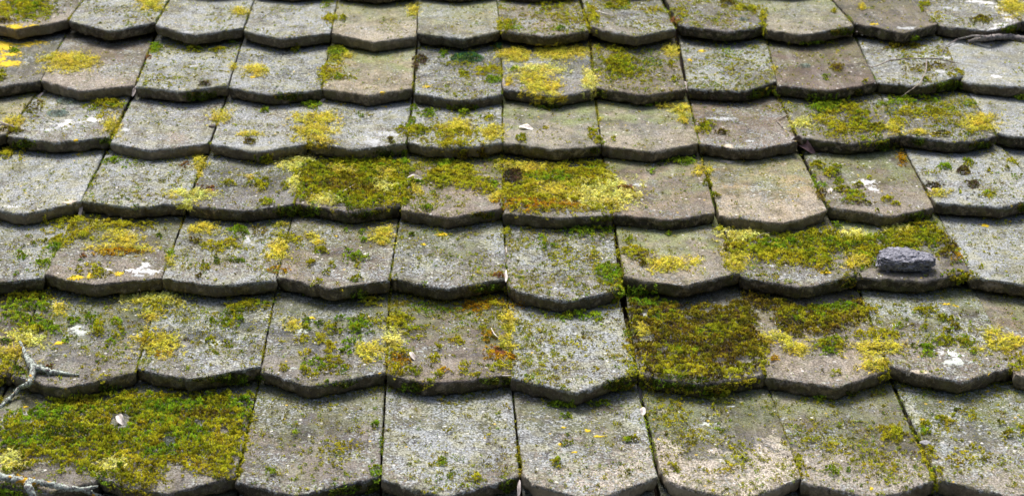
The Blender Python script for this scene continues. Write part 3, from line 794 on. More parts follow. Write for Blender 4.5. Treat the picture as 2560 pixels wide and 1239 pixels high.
def poly_dist(x, y, poly):
    """Signed distance to the polygon in pixels (rows counted 1.6 times), positive inside."""
    k = np.array([1, 1.6])
    p = np.stack([x, y], -1) * k
    v = poly * k
    d = np.full(len(x), 1e9)
    ins = np.zeros(len(x), bool)
    for i in range(len(v)):
        a, b = v[i], v[(i + 1) % len(v)]
        ab = b - a
        t = np.clip(((p - a) @ ab) / (ab @ ab), 0, 1)
        d = np.minimum(d, np.linalg.norm(p - a - t[:, None] * ab, axis=1))
        cross = ((a[1] > p[:, 1]) != (b[1] > p[:, 1]))
        xi = a[0] + (p[:, 1] - a[1]) * ab[0] / (ab[1] if abs(ab[1]) > 1e-9 else 1e-9)
        ins ^= cross & (p[:, 0] < xi)
    return np.where(ins, d, -d)


# clumps that touch are one growth: join patches of a row whose ellipses overlap well
par = list(range(len(PATCH)))


def find(i):
    while par[i] != i: i = par[i]
    return i


def rad_of(p):
    return (p['e'][2], p['e'][3]) if 'e' in p else (np.ptp(p['poly'][:, 0]) / 2, np.ptp(p['poly'][:, 1]) / 2)


for i, p in enumerate(PATCH):
    for j in range(i):
        q = PATCH[j]
        if 'poly' in p or 'poly' in q:
            a, b = (p, q) if 'poly' in p else (q, p)
            near = 'e' in b and poly_dist(np.array([b['c'][0]]), np.array([b['c'][1]]), a['poly'])[0] > -2
        else:
            ra, rb = rad_of(p), rad_of(q)
            dx = (p['c'][0] - q['c'][0]) / (ra[0] + rb[0]); dy = (p['c'][1] - q['c'][1]) / (ra[1] + rb[1])
            near = dx * dx + dy * dy < .42
        if near and (p['k'] == 'q') == (q['k'] == 'q'):
            par[find(i)] = find(j)


# ------------------------------------------------------------------ shoots
def make_tufts(nvar, seed, leaves=9, spread=1.0, wide=.33):
    """Star-shaped shoots of pointed leaves; unit height and radius. Returns list of (V, level) triangles."""
    g = np.random.default_rng(seed)
    out = []
    for _ in range(nvar):
        V, lv = [], []
        for i in range(leaves):
            az = g.uniform(0, 2 * np.pi)
            lean = g.uniform(.1, 1.0) * spread
            L = g.uniform(.7, 1.1)
            d = np.array([np.cos(az) * np.sin(lean), np.sin(az) * np.sin(lean), np.cos(lean)])
            s = np.cross(d, [0, 0, 1]); s /= np.linalg.norm(s) + 1e-9
            base = np.array([np.cos(az) * .15, np.sin(az) * .15, g.uniform(0, .25)])
            w_ = wide * g.uniform(.7, 1.2)
            V += [base, base + d * L * .72 + s * w_ * 1.15, base + d * L - s * w_ * .45]
            lv += [0, .6, 1.0]
        out.append((np.array(V), np.array(lv), 3))
    return out


def make_fronds(nvar, seed):
    """Creeping feathery shoots: a stem with side leaves, lying along +x, unit length."""
    g = np.random.default_rng(seed)
    out = []
    for _ in range(nvar):
        V, lv = [], []
        bend = g.uniform(-.5, .5); arch = g.uniform(.15, .5)
        n = 5
        for i in range(n):
            t = (i + .3) / n
            a = bend * t * 2
            c = np.array([t * np.cos(a * .5), t * np.sin(a * .5), arch * np.sin(t * np.pi * .8) + .05])
            for sgn in (-1, 1):
                aa = a + sgn * g.uniform(.5, .95)
                L = (.34 - .2 * t) * g.uniform(.8, 1.3)
                d = np.array([np.cos(aa), np.sin(aa), g.uniform(-.1, .7)])
                s = np.array([-np.sin(aa), np.cos(aa), 0]) * .08
                V += [c - s * .8, c + s * .8 + d * L * .2, c + d * L]
                lv += [.15 + .5 * t, .5 + .4 * t, .7 + .4 * t]
        out.append((np.array(V), np.minimum(np.array(lv), 1), 3))
    return out


TUFT = make_tufts(12, 3, 6, 1.0, .42)
TUFT_LOW = make_tufts(10, 5, 5, 1.25, .44)
TUFT_TINY = make_tufts(10, 6, 4, 1.25, .5)
FROND = make_fronds(10, 4)
G0 = np.random.default_rng(99)


def bake(temps, P, N, sr, sh, c0, c1, c2, tilt=.35):
    """Place templates at P with normals N, radius sr, height sh; colours by root, mid, tip. Returns V, loops, sizes, colours."""
    n = len(P)
    if n == 0: return None
    k = G0.integers(0, len(temps), n)
    ang = G0.uniform(0, 2 * np.pi, n)
    N = N + G0.normal(0, tilt, (n, 3))
    N /= np.linalg.norm(N, axis=1)[:, None]
    X = np.stack([np.cos(ang), np.sin(ang), np.zeros(n)], 1)
    X -= N * (X * N).sum(1)[:, None]
    X /= np.linalg.norm(X, axis=1)[:, None] + 1e-9
    Y = np.cross(N, X)
    Vs, Cs = [], []
    for t, (TV, lv, _) in enumerate(temps):
        m = k == t
        if not m.any(): continue
        A = (P[m][:, None] + TV[None, :, 0, None] * (X[m] * sr[m, None])[:, None] + TV[None, :, 1, None] * (Y[m] * sr[m, None])[:, None]
             + TV[None, :, 2, None] * (N[m] * sh[m, None])[:, None])
        l = lv[None, :, None]
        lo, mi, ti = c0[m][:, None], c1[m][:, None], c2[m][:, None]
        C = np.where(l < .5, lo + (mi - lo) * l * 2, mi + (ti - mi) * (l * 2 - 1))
        Vs.append(A.reshape(-1, 3)); Cs.append(C.reshape(-1, 3))
    V = np.concatenate(Vs); C = np.concatenate(Cs)
    return V, C


def quad_mesh(name, V, C, mat, origin):
    n = len(V) // 3
    return mesh_np(name, V - np.array(origin), np.arange(len(V)), np.full(n, 3), mat, False, C)


# ------------------------------------------------------------------ scatter over the tiles' real surfaces
DENS = .25e6       # candidates per square metre


def sample_faces(V, Q, dens):
    a, b, c_, d = V[Q[:, 0]], V[Q[:, 1]], V[Q[:, 2]], V[Q[:, 3]]
    cr = np.cross(c_ - a, d - b) * .5
    area = np.linalg.norm(cr, axis=1)
    nrm = cr / (area[:, None] + 1e-12)
    cnt = G0.poisson(area * dens)
    i = np.repeat(np.arange(len(Q)), cnt)
    u, v = G0.random(len(i))[:, None], G0.random(len(i))[:, None]
    P = a[i] * (1 - u) * (1 - v) + b[i] * u * (1 - v) + c_[i] * u * v + d[i] * (1 - u) * v
    return P, nrm[i], i


def wd_gap(P):
    return worley(P, 1 / .0085, 5)[0]


acc = {}           # patch -> lists
specks = []
for (r, c), T in TINFO.items():
    if not T['vis']: continue
    V = T['V']
    tq = T['st'][T['quads'][:, 0], 1]
    quads = T['quads'][tq < .93]
    sk = T['sk']
    skq = sk[T['st'][sk[:, 0], 1] < .5]
    for Q, butt in ((quads, 0), (skq, 1)):
        P, N, _ = sample_faces(V, Q, DENS * (1.0 if not butt else 1.3))
        x, y = proj(P)
        keep = (x > -60) & (x < 2620) & (y > -40) & (y < 1290)
        P, N, x, y = P[keep], N[keep], x[keep], y[keep]
        if not len(P): continue
        bald = (fbm(P, 42, 91, 3) > .34) | ((wd_gap(P) > .60) & (fbm(P, 90, 93, 2) > -.15))
        best = np.full(len(P), -1); hgt = np.zeros(len(P))
        nz = fbm(P, 60, 1, 4); nz2 = fbm(P, 190, 7, 2)
        wd, wr = worley(P, 1 / .0085, 5)
        wd2, wr2 = worley(P, 1 / .0058, 15)
        wd3, wr3 = worley(P, 1 / .0048, 25)
        dome = np.sqrt(np.clip(1 - (wd / .85) ** 2, 0, 1))
        for i, p in enumerate(PATCH):
            if abs(p['row'] - r) > 1: continue
            bb = p['bb']
            m = np.where((x > bb[0]) & (x < bb[2]) & (y > bb[1]) & (y < bb[3]))[0]
            if not len(m): continue
            # growth listed for a row lies on that row's tile (or on the head of the next one)
            if 'poly' in p:
                f = poly_dist(x[m], y[m], p['poly']) / 16.0 + nz[m] * 1.1 + .05
            else:
                cx, cy, rx, ry = p['e']
                q = np.hypot((x[m] - cx) / rx, (y[m] - cy) / ry)
                f = (1.08 - q) * 1.15 + nz[m] * .95 + nz2[m] * .25
                if p['k'] in 'ceqn': f = (1.05 - q) * 1.6 + nz[m] * .2
            if p['patchy']:
                cov = np.clip(f, 0, 1) * .55 + .12 * (f > 0) + nz[m] * .25 * (f > 0)
                f = np.where((wr3[m] < cov) & (wd3[m] < .30 + .28 * _hash((wr3[m] * 9999).astype(int), (wr3[m] * 77).astype(int), (wr3[m] * 5).astype(int), 3)), .35, -2.0)
            if p['k'] not in 'ceqn' and not p['patchy']: f = f + (wr[m] - .5) * .55 - np.clip(wd[m] - .42, 0, 1) * 1.3 * np.clip(1.2 - f, 0.25, 1)
            if p['k'] not in 'ceqnyp' and not p['patchy'] and not butt: f = np.where(bald[m], f - 1.6, f)
            if p['k'] == 'd' and not butt: f = f - .35
            ok = f > 0
            ok |= (f > -.85) & (wd2[m] < .42) & (wr2[m] < .26) & (p['k'] not in 'cedq')
            f = np.where(ok & (f <= 0), .25, f)
            for hx, hy, hrx, hry in HOLES:
                ok &= np.hypot((x[m] - hx) / hrx, (y[m] - hy) / hry) + nz[m] * .4 > 1
            mm = m[ok]
            best[mm] = i
            hgt[mm] = np.maximum(hgt[mm], np.clip(f[ok], 0, 1))
        for i in np.unique(best[best >= 0]):
            m = best == i
            acc.setdefault(i, []).append((P[m], N[m], hgt[m] * (.12 + 1.25 * dome[m]), np.full(m.sum(), butt)))
    # small cushions sprinkled over the tile
    s = T['spk']
    n = int(rng.poisson(3100 * max(s, .16)))
    P, N, _ = sample_faces(V, quads, 2.5e5)
    if len(P) and n:
        dn = fbm(P, 12, 31 + r, 3) * .8 + .9 * fbm(P, 95, 3, 2)
        pr = np.clip(dn + .42, .02, 1) ** 1.8
        sel = G0.choice(len(P), size=min(n, len(P)), replace=False, p=pr / pr.sum())
        rr = .0010 + .0032 * G0.random(len(sel)) ** (4 if s > .45 else 6)
        specks.append((P[sel], N[sel], rr, np.full(len(sel), r)))


def palette(kd, P, n):
    """Shoot colours: the growth's own, mixed with its neighbours' in small drifts."""
    A = np.array(PAL[kd])[None].repeat(n, 0)
    drift = fbm(P, 85, 29, 3) + G0.normal(0, .22, n)
    lo, hi = KIN[kd][0], KIN[kd][-1]
    A = np.where((drift > .32)[:, None, None], np.array(PAL[lo])[None], A)
    A = np.where((drift < -.36)[:, None, None], np.array(PAL[hi])[None], A)
    v = fbm(P, 120, 17, 3)[:, None]
    cell = worley(P, 1 / .0085, 5)[1][:, None]
    k = (.62 + .85 * cell) * np.clip(1 + .7 * v + G0.normal(0, .26, (n, 1)), .22, 2.0)
    hue = 1 + np.concatenate([.25 * fbm(P, 60, 23, 2)[:, None], np.zeros((n, 1)), .1 * v], 1)
    return A[:, 0] * k * hue, A[:, 1] * k * hue, np.minimum(A[:, 2] * k * hue, .95)


FEATHER = 'yp'
built = {}
for i, lst in acc.items():
    P = np.concatenate([q[0] for q in lst]); N = np.concatenate([q[1] for q in lst]); h = np.concatenate([q[2] for q in lst]); bt = np.concatenate([q[3] for q in lst])
    p = PATCH[i]
    kd = p['k']
    n = len(P)
    if kd in FEATHER:
        # fronds lie over a low bed of leaves
        m = G0.random(n) < .48
        c = palette(kd, P[m], m.sum())
        V1, C1 = bake(FROND, P[m] + N[m] * (.0006 + .003 * h[m, None]), N[m], G0.uniform(.0045, .0095, m.sum()), G0.uniform(.004, .009, m.sum()), *c, tilt=.3) if m.any() else (np.zeros((0, 3)), np.zeros((0, 3)))
        m = ~m & (G0.random(n) < .8)
        c = palette('k' if kd == 'y' else 'p', P[m], m.sum())
        if m.any():
            V2, C2 = bake(TUFT_LOW, P[m], N[m], G0.uniform(.0015, .003, m.sum()), .001 + .003 * h[m] * G0.uniform(.6, 1.1, m.sum()), *c)
            V1 = np.concatenate([V1, V2]); C1 = np.concatenate([C1, C2])
        if len(V1): built[i] = (V1, C1)
        continue
    H = HGT[kd] * (.22 + .80 * np.clip(h * 1.3, 0, 1)) * np.where(bt > 0, 1.05, 1)
    H = H * np.clip(1 + 1.0 * fbm(P, 150, 41, 2), .25, 1.8)
    rr = G0.uniform(.0017, .0027, n) * (1 if kd not in 'ceq' else .85)
    up = N + np.array([0, .35, .0]) * 0
    c = palette(kd, P, n)
    tmp = TUFT_LOW if kd in 'ceqn' else TUFT
    keep = G0.random(n) < (.95 if kd in 'ceqn' else .92)
    raise_ = np.clip(H - .0012, 0, 1) * .5
    sh = H * .6 + .0015
    P = P + N * raise_[:, None]
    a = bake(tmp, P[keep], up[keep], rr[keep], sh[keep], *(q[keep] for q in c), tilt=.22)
    if a is not None: built[i] = a

# names of places
ORD = ['first', 'second', 'third', 'fourth', 'fifth', 'sixth', 'seventh', 'eighth', 'ninth', 'tenth', 'eleventh', 'twelfth', 'thirteenth']
first_col = {r: min(c for c in FR[r] if max(q[0] for q in FR[r][c]) > 6) for r in FR}
WORD = {'o': 'olive green', 'g': 'bright green', 'd': 'dark green', 'y': 'yellow feathery', 'p': 'pale yellow feathery', 'k': 'yellowish olive', 'b': 'brownish olive', 'n': 'dark brown',
        'e': 'emerald green', 'c': 'lime green', 'r': 'reddish brown', 'a': 'orange tinged', 'q': 'grey green powdery'}
used = set()


def place_words(x, y, row):
    """Which tile a pixel lies on, in words."""
    best = None
    for c, pl in FR[row].items():
        a, b = pl[0], pl[-1]
        vx = 1075
        t = (y + 1747) / ((a[1] + b[1]) / 2 + 1747)
        xa, xb = vx + (a[0] - vx) * t, vx + (b[0] - vx) * t
        if xa - 6 <= x <= xb + 6:
            best = (c, (x - xa) / (xb - xa), a[1] * .5 + b[1] * .5)
            break
    if best is None: return None
    c, sx, yb = best
    k = c - first_col[row]
    if k < 0 or k >= len(ORD): return None
    hgt_px = 150 + 100 * row / 7
    ty = (yb - y) / hgt_px
    hx = 'left' if sx < .33 else 'right' if sx > .67 else 'middle'
    hy = 'front lip' if ty < -.02 else 'lower' if ty < .3 else 'upper' if ty > .62 else 'centre'
    return ORD[k], ORD[row - 1], hx, hy


def make_label(desc, x, y, row, size):
    pw = place_words(x, y, row) or place_words(x, y, max(1, row - 1)) or (ORD[0], ORD[row - 1], 'middle', 'centre')
    t, rw, hx, hy = pw
    if hy == 'front lip': pos = 'on %s front lip' % hx
    elif hy == 'centre': pos = 'at mid %s' % hx if hx != 'middle' else 'in centre'
    elif hx == 'middle': pos = 'at %s middle' % hy
    else: pos = 'at %s %s' % (hy, hx)
    for sz in size:
        l = ('%s %s %s, %s tile, %s row down' % (sz, desc, pos, t, rw)).strip()
        if l not in used:
            break
    used.add(l)
    return l


clumps = {}
for i in built:
    clumps.setdefault(find(i), []).append(i)
small_V, small_C = [], []
for root_i, ids in sorted(clumps.items()):
    V = np.concatenate([built[i][0] for i in ids]); C = np.concatenate([built[i][1] for i in ids])
    big = max(ids, key=lambda i: PATCH[i]['size'])
    tot = sum(PATCH[i]['size'] for i in ids)
    ctr = V.mean(0)
    if tot < 520 or len(V) < 1600:
        small_V.append(V); small_C.append(C)
        continue
    p = PATCH[big]
    x, y = proj(ctr)
    area = tot
    szs = ['broad mat of', 'spreading mat of', 'large mat of'] if area > 9000 else ['patch of', 'ragged patch of', 'irregular patch of', 'further patch of'] if area > 2200 else ['small tuft of', 'little cushion of', 'compact tuft of', 'further tuft of', 'tiny cushion of', 'thin tuft of']
    org = tuple(ctr)
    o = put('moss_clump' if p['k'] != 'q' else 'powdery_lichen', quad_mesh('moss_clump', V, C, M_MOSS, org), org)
    nm = 'moss' if p['k'] != 'q' else 'lichen'
    props(o, make_label(WORD[p['k']] + ' ' + nm, float(x), float(y), p['row'], szs), nm, 'clumps of moss growing on the roof tiles')

# sprinkled cushions: uncountable
SP = np.concatenate([s[0] for s in specks]); SN = np.concatenate([s[1] for s in specks]); SR = np.concatenate([s[2] for s in specks])
nt = np.maximum(1, np.round((SR / .0014) ** 2).astype(int))
ii = np.repeat(np.arange(len(SP)), nt)
an = G0.uniform(0, 2 * np.pi, len(ii)); ra = np.sqrt(G0.random(len(ii))) * SR[ii] * .85
PP = SP[ii] + np.stack([np.cos(an) * ra, np.sin(an) * ra, 0 * ra], 1)
kk = G0.random(len(SP))
hump = np.sqrt(np.clip(1 - (ra / (SR[ii] + 1e-6)) ** 2, 0, 1))
sv, sc_ = [], []
pick = fbm(SP, 30, 51, 2) * .5 + kk
for kd, lo, hi in (('g', -9, .12), ('o', .12, .42), ('k', .42, .95), ('b', .95, 1.15), ('n', 1.15, 9)):
    m = (pick[ii] >= lo) & (pick[ii] < hi)
    if not m.any(): continue
    c = palette(kd, PP[m], m.sum())
    a = bake(TUFT_TINY, PP[m], SN[ii][m], np.full(m.sum(), .0015) * G0.uniform(.7, 1.3, m.sum()), (.0009 + SR[ii][m] * .75 * hump[m]), *c, tilt=.2)
    sv.append(a[0]); sc_.append(a[1])
# moss and grit packed in the joints between tiles
for (r, c), T in TINFO.items():
    if not T['vis']: continue
    nx, ny = T['nx'], T['ny']
    g2 = T['V'][:nx * ny].reshape(ny, nx, 3)
    for col_ in (0, -1):
        edge = g2[:, col_]
        u = G0.uniform(0, ny - 2, 420)
        i0 = u.astype(int)
        P = edge[i0] + (edge[i0 + 1] - edge[i0]) * (u - i0)[:, None]
        m = (T['st'][:nx * ny, 1].reshape(ny, nx)[i0, 0] < .8) & (fbm(P, 28, 71 + r, 3) + G0.normal(0, .12, len(P)) > .16)
        P = P[m] + G0.normal(0, .0009, (m.sum(), 3)) - np.array([0, 0, .001])
        if not len(P): continue
        kd = 'kogdb'[G0.integers(0, 5)]
        a = bake(TUFT_LOW, P, np.tile([0, 0, 1.0], (len(P), 1)), G0.uniform(.0010, .0022, len(P)), G0.uniform(.001, .003, len(P)), *palette(kd, P, len(P)))
        sv.append(a[0]); sc_.append(a[1])
sv += small_V; sc_ += small_C
V = np.concatenate(sv); C = np.concatenate(sc_)
ctr = V.mean(0)
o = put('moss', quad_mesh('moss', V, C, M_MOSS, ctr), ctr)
props(o, 'fine sprinkling of tiny moss cushions all over the grey tiles', None, None, 'stuff')

# ------------------------------------------------------------------ flat lichens: thin crusts lying on the tiles.  kind, cx, cy, rx, ry
LICH = '''
1 w 2375 20 16 5;1 w 2392 26 10 4;1 W 2440 4 28 5;1 W 2470 8 26 6;1 W 2492 18 14 7;1 W 2510 34 16 10;1 W 2522 48 14 12;1 W 2508 64 22 9;1 W 2490 73 18 6;1 w 2433 50 8 5;1 w 2455 77 10 3
2 x 45 108 64 12;2 x 10 120 36 14;2 x 25 137 28 9;2 x 20 160 34 10;2 x 5 148 12 10;2 w 472 121 24 4;2 w 485 165 24 4;2 x 633 194 7 3;2 x 1068 217 10 5;2 w 1462 214 14 9;2 w 1326 154 9 3;2 x 1755 128 9 4;2 x 1725 151 7 4;2 x 1268 212 8 4
2 w 2161 119 10 7;2 w 2259 108 33 5;2 w 2318 143 38 9;2 w 2352 180 18 6;2 W 2489 191 16 5;2 w 2385 112 16 8;2 w 2460 111 18 4;2 x 2180 99 10 3;2 w 2310 120 24 4;2 w 2365 145 16 8
3 w 130 258 10 4;3 w 245 258 20 5;3 W 163 310 26 16;3 W 235 300 26 7;3 w 115 325 34 6;3 w 200 305 20 8;3 w 363 293 12 5;3 w 315 325 16 6;3 w 930 355 42 16;3 w 970 335 40 12;3 w 1042 358 20 5;3 w 1800 297 38 6;3 w 1875 353 12 4;3 t 1822 373 18 9;3 x 960 266 10 4;3 w 2300 298 12 4
4 W 23 516 17 5;4 w 370 405 12 4;4 w 1597 462 22 6;4 W 2165 458 32 11;4 W 2185 473 16 9;4 w 2145 455 20 7;4 x 195 385 7 3;4 x 2530 519 5 3;4 w 242 438 10 5;4 t 175 505 20 7;4 w 2196 544 10 5;4 x 20 397 5 2
5 W 355 678 44 9;5 W 363 664 18 9;5 W 271 673 10 7;5 w 345 688 25 5;5 w 395 626 5 4;5 w 424 626 8 4;5 x 190 693 18 8;5 x 226 690 9 8;5 x 296 685 12 7;5 w 615 600 10 14;5 x 1106 586 16 5;5 x 1060 610 6 3;5 x 2065 681 16 5;5 w 1927 664 10 4;5 x 2464 564 9 5;5 x 840 590 4 2
6 x 146 857 15 6;6 z 198 827 27 15;6 z 540 858 18 9;6 w 520 868 14 5;6 z 757 828 16 9;6 z 732 920 15 8;6 x 779 794 11 4;6 W 2378 880 40 16;6 z 2390 905 38 14;6 w 2243 813 17 5;6 x 2365 760 10 3;6 x 2390 765 7 4;6 w 2215 880 5 5;6 w 605 792 10 4;6 w 1612 787 7 8;6 t 2300 930 34 6;6 x 950 940 5 3
7 x 65 1017 8 3;7 x 1100 996 9 3;7 x 1470 1075 9 4;7 x 1500 1090 12 3;7 x 1435 1130 8 3;7 x 1400 1110 6 3;7 x 2395 1020 6 3;7 x 2305 1047 7 4;7 x 2465 977 8 4;7 x 1410 1068 6 3;7 x 2350 1003 6 3;7 x 2178 1220 7 5;7 w 2215 1222 8 4;7 w 1830 1015 12 2;7 z 1770 1060 26 7
'''
LC = {'w': (.40, .42, .43), 'W': (.62, .63, .64), 'x': (.66, .46, .02), 'z': (.50, .55, .50), 't': (.62, .54, .42)}
LW = {'w': 'whitish crusty lichen', 'W': 'chalk white crusty lichen', 'x': 'orange yellow lichen', 'z': 'pale green leafy lichen', 't': 'buff bare'}
lsmall = []
for line in LICH.strip().splitlines():
    for it in line.split(';'):
        a = it.split()
        row, kd = int(a[0]), a[1]
        cx, cy, rx, ry = map(float, a[2:6])
        # grid of small cells on the surface, kept where the growth field is positive
        hp = hit(cx, cy)[0]
        mm_px = .2 / (.1188 * (cy + 1747))          # metres per pixel across
        my_px = abs(unproj(cx, cy - 1, 0)[1] - unproj(cx, cy, 0)[1])
        cell = .0011
        ax, ay = rx * mm_px * 1.5, ry * my_px * 1.5
        nxg, nyg = max(3, int(2 * ax / cell)), max(3, int(2 * ay / cell))
        gx = hp.x + np.linspace(-ax, ax, nxg + 1); gy = hp.y + np.linspace(-ay, ay, nyg + 1)
        GX, GY = np.meshgrid(gx, gy)
        Pn = np.stack([GX, GY, GX * 0 + .5], -1)
        q = np.hypot((GX - hp.x) / (rx * mm_px), (GY - hp.y) / (ry * my_px))
        fld = 1.0 - q + fbm(Pn, 75, 61, 4) * (.95 if kd in 'Wwz' else .55) + fbm(Pn, 260, 8, 2) * (.5 if kd != 'x' else .9)
        if kd in 'wz': fld = fld - .12 + fbm(Pn, 420, 18, 2) * .6
        if kd == 'W': fld = fld + fbm(Pn, 420, 18, 2) * .8 - .05
        cc = (fld[:-1, :-1] + fld[1:, 1:] + fld[1:, :-1] + fld[:-1, 1:]) / 4 > 0
        if cc.sum() < 3: continue
        use = np.zeros(GX.shape, bool)
        use[:-1, :-1] |= cc; use[1:, 1:] |= cc; use[1:, :-1] |= cc; use[:-1, 1:] |= cc
        vi = -np.ones(GX.shape, int)
        vs, cols = [], []
        base = np.array(LC[kd])
        inner = np.zeros(GX.shape, int)
        inner[:-1, :-1] += cc; inner[1:, 1:] += cc; inner[1:, :-1] += cc; inner[:-1, 1:] += cc
        jit = G0.uniform(-.35, .35, GX.shape + (2,)) * cell
        var = fbm(Pn, 220, 77, 3)
        okk = True
        for i_, j_ in zip(*np.where(use)):
            x_, y_ = GX[i_, j_] + jit[i_, j_, 0], GY[i_, j_] + jit[i_, j_, 1]
            p3, n3, _, _ = BVH.ray_cast(Vector((x_, y_, .08)), Vector((0, 0, -1)))
            z_ = p3.z if p3 is not None else 0
            thick = (.0004 if kd in 'Ww' else .0009) * (1 + var[i_, j_]) if inner[i_, j_] == 4 else -.0002
            vi[i_, j_] = len(vs)
            vs.append((x_, y_, z_ + thick))
            rim_ = float(np.clip(fld[i_, j_] / .55, 0, 1))
            cols.append((base * rim_ + (np.array((.24, .25, .24)) if kd != 'x' else np.array((.30, .26, .04))) * (1 - rim_)) * (1 + .35 * var[i_, j_]))
        fi, fj = np.where(cc)
        fc = np.stack([vi[fi, fj], vi[fi, fj + 1], vi[fi + 1, fj + 1], vi[fi + 1, fj]], 1)
        VV = np.array(vs); CCo = np.array(cols)
        zs = VV[fc][:, :, 2]
        fc = fc[np.ptp(zs, axis=1) < .006]
        if not len(fc): continue
        if rx * ry * 4 > 520:
            org = VV.mean(0)
            o = put('lichen_patch', mesh_np('lichen_patch', VV - org, fc.ravel(), np.full(len(fc), 4), M_LICHEN, True, CCo), org)
            props(o, make_label(LW[kd] + (' patch' if kd != 't' else ' crust'), cx, cy, row, ['', 'ragged', 'thin', 'blotchy', 'small', 'narrow', 'broken', 'speckled', 'faint', 'curved', 'irregular']), 'lichen', 'lichen patches on the roof tiles')
        else:
            lsmall.append((VV, CCo, fc))
V = np.concatenate([q[0] for q in lsmall]); C = np.concatenate([q[1] for q in lsmall])
off, F = 0, []
for q in lsmall:
    F.append(q[2] + off); off += len(q[0])
F = np.concatenate(F)
o = put('lichen', mesh_np('lichen', V, F.ravel(), np.full(len(F), 4), M_LICHEN, True, C))
props(o, 'small orange and whitish lichen spots dotted about the tiles', None, None, 'stuff')


# ------------------------------------------------------------------ twigs and branches lying on the roof
def tube(paths, radii, seg=10, seed=0, rough=.0):
    """paths: list of point lists (roof frame). Returns V, loops, sizes."""
    VV, LL, SS, off = [], [], [], 0
    for pts, rads in zip(paths, radii):
        P = np.array([tuple(p) for p in pts], float)
        # smooth resample
        t = np.concatenate([[0], np.cumsum(np.linalg.norm(np.diff(P, axis=0), axis=1))])
        n = max(6, int(t[-1] / .0022))
        tt = np.linspace(0, t[-1], n)
        C3 = np.stack([np.interp(tt, t, P[:, i]) for i in range(3)], 1)
        ker = np.array([1, 2, 3, 2, 1]) / 9
        for i in range(3):
            e = np.pad(C3[:, i], 2, mode='edge')
            s = np.convolve(e, ker, 'valid')
            s[0], s[-1] = C3[0, i], C3[-1, i]
            C3[:, i] = s
        R = np.interp(tt, np.linspace(0, t[-1], len(rads)), rads)
        if rough:
            C3 += np.stack([fbm(C3, 90, seed + i, 2) for i in range(3)], 1) * rough
        tg = np.gradient(C3, axis=0); tg /= np.linalg.norm(tg, axis=1)[:, None] + 1e-9
        A = np.cross(tg, [0, 0, 1.0]); A /= np.linalg.norm(A, axis=1)[:, None] + 1e-9
        Bv = np.cross(A, tg)
        ang = np.linspace(0, 2 * np.pi, seg, endpoint=False)
        ring = C3[:, None] + (A[:, None] * np.cos(ang)[None, :, None] + Bv[:, None] * np.sin(ang)[None, :, None]) * R[:, None, None]
        nrm = ring - C3[:, None]
        if rough:
            ring = ring + nrm * (fbm(ring, 330, seed + 4, 3)[..., None] * .9 + .15)
        V = ring.reshape(-1, 3)
        idx = np.arange(n * seg).reshape(n, seg)
        nx_ = np.roll(idx, -1, 1)
        q = np.stack([idx[:-1], nx_[:-1], nx_[1:], idx[1:]], -1).reshape(-1, 4)
        VV.append(V); LL.append(np.concatenate([q.ravel(), idx[0][::-1], idx[-1]]) + off); SS.append(np.concatenate([np.full(len(q), 4), [seg, seg]]))
        off += len(V)
    return np.concatenate(VV), np.concatenate(LL), np.concatenate(SS)


def on_roof(pts, lift):
    out = []
    for i, q in enumerate(pts):
        p, n = hit(q[0], q[1])
        l = q[2] if len(q) > 2 else lift
        # stay over the pixel: move along the view ray
        d = (EYE - p).normalized()
        out.append(p + d * (l / max(.3, d.z)))
    return out


def stick(name, paths, radii, mat, label, cat, lift, parent=None, rough=.0, seed=0):
    V, L, S = tube([on_roof(p, lift) for p in paths], radii, 10, seed, rough)
    org = V.mean(0)
    o = put(name, mesh_np(name, V - org, L, S, mat, True), org)
    props(o, label, cat)
    return o


def limb(name, path, radii, mat, lift, parent, porg, seed=0, rough=.0008):
    V, L, S = tube([on_roof(path, lift)], [radii], 10, seed, rough)
    o = bpy.data.objects.new(name, mesh_np(name, V - porg, L, S, mat, True))
    COL.objects.link(o)
    o.parent = parent
    return o


def branch(name, label, cat, limbs, mat, lift=.004, seed=0, rough=.0008):
    org = np.array(tuple(hit(*limbs[0][1][0][:2])[0]))
    e = bpy.data.objects.new(name, None)
    COL.objects.link(e)
    e.matrix_world = ROOF @ Matrix.Translation(Vector(org))
    props(e, label, cat)
    for i, (nm, path, rr) in enumerate(limbs):
        limb(nm, path, rr, mat, lift, e, org, seed + i, rough)
    return e


def lobes(parent, spots, col, size, n, name, seed):
    """Leafy lichen frilling the bark: curled flakes."""
    g = np.random.default_rng(seed)
    org = np.array(tuple((ROOF.inverted() @ parent.matrix_world).translation))
    B, BN = [], []
    for ch in parent.children:
        if ch.name.split('.')[0] not in ('limb', 'side_twig'): continue
        B += [np.array(v.co) + org for v in ch.data.vertices]
        BN += [np.array(v.normal) for v in ch.data.vertices]
    B, BN = np.array(B), np.array(BN)
    bx, by = proj(B)
    P, N = [], []
    for (x, y, s, lift) in spots:
        w_ = np.exp(-(((bx - x) / (s + 3)) ** 2 + ((by - y) / (s + 3)) ** 2)) * (BN[:, 2] > -.3)
        if w_.sum() < 1e-6: continue
        for q_ in g.choice(len(B), n, p=w_ / w_.sum()):
            P.append(B[q_] + g.normal(0, .0006, 3)); N.append(BN[q_] + np.array([0, 0, .4]))
    P = np.array(P); N = np.array(N); m = len(P)
    c = np.array(col)[None] * g.uniform(.7, 1.15, (m, 1))
    V, C = bake(TUFT_LOW, P, N, g.uniform(.6, 1.2, m) * size, g.uniform(.6, 1.2, m) * size, c * .5, c, c * 1.15, tilt=.5)
    o = bpy.data.objects.new(name, quad_mesh(name, V, C, M_LICHEN, org))
    COL.objects.link(o)
    o.parent = parent
    return o


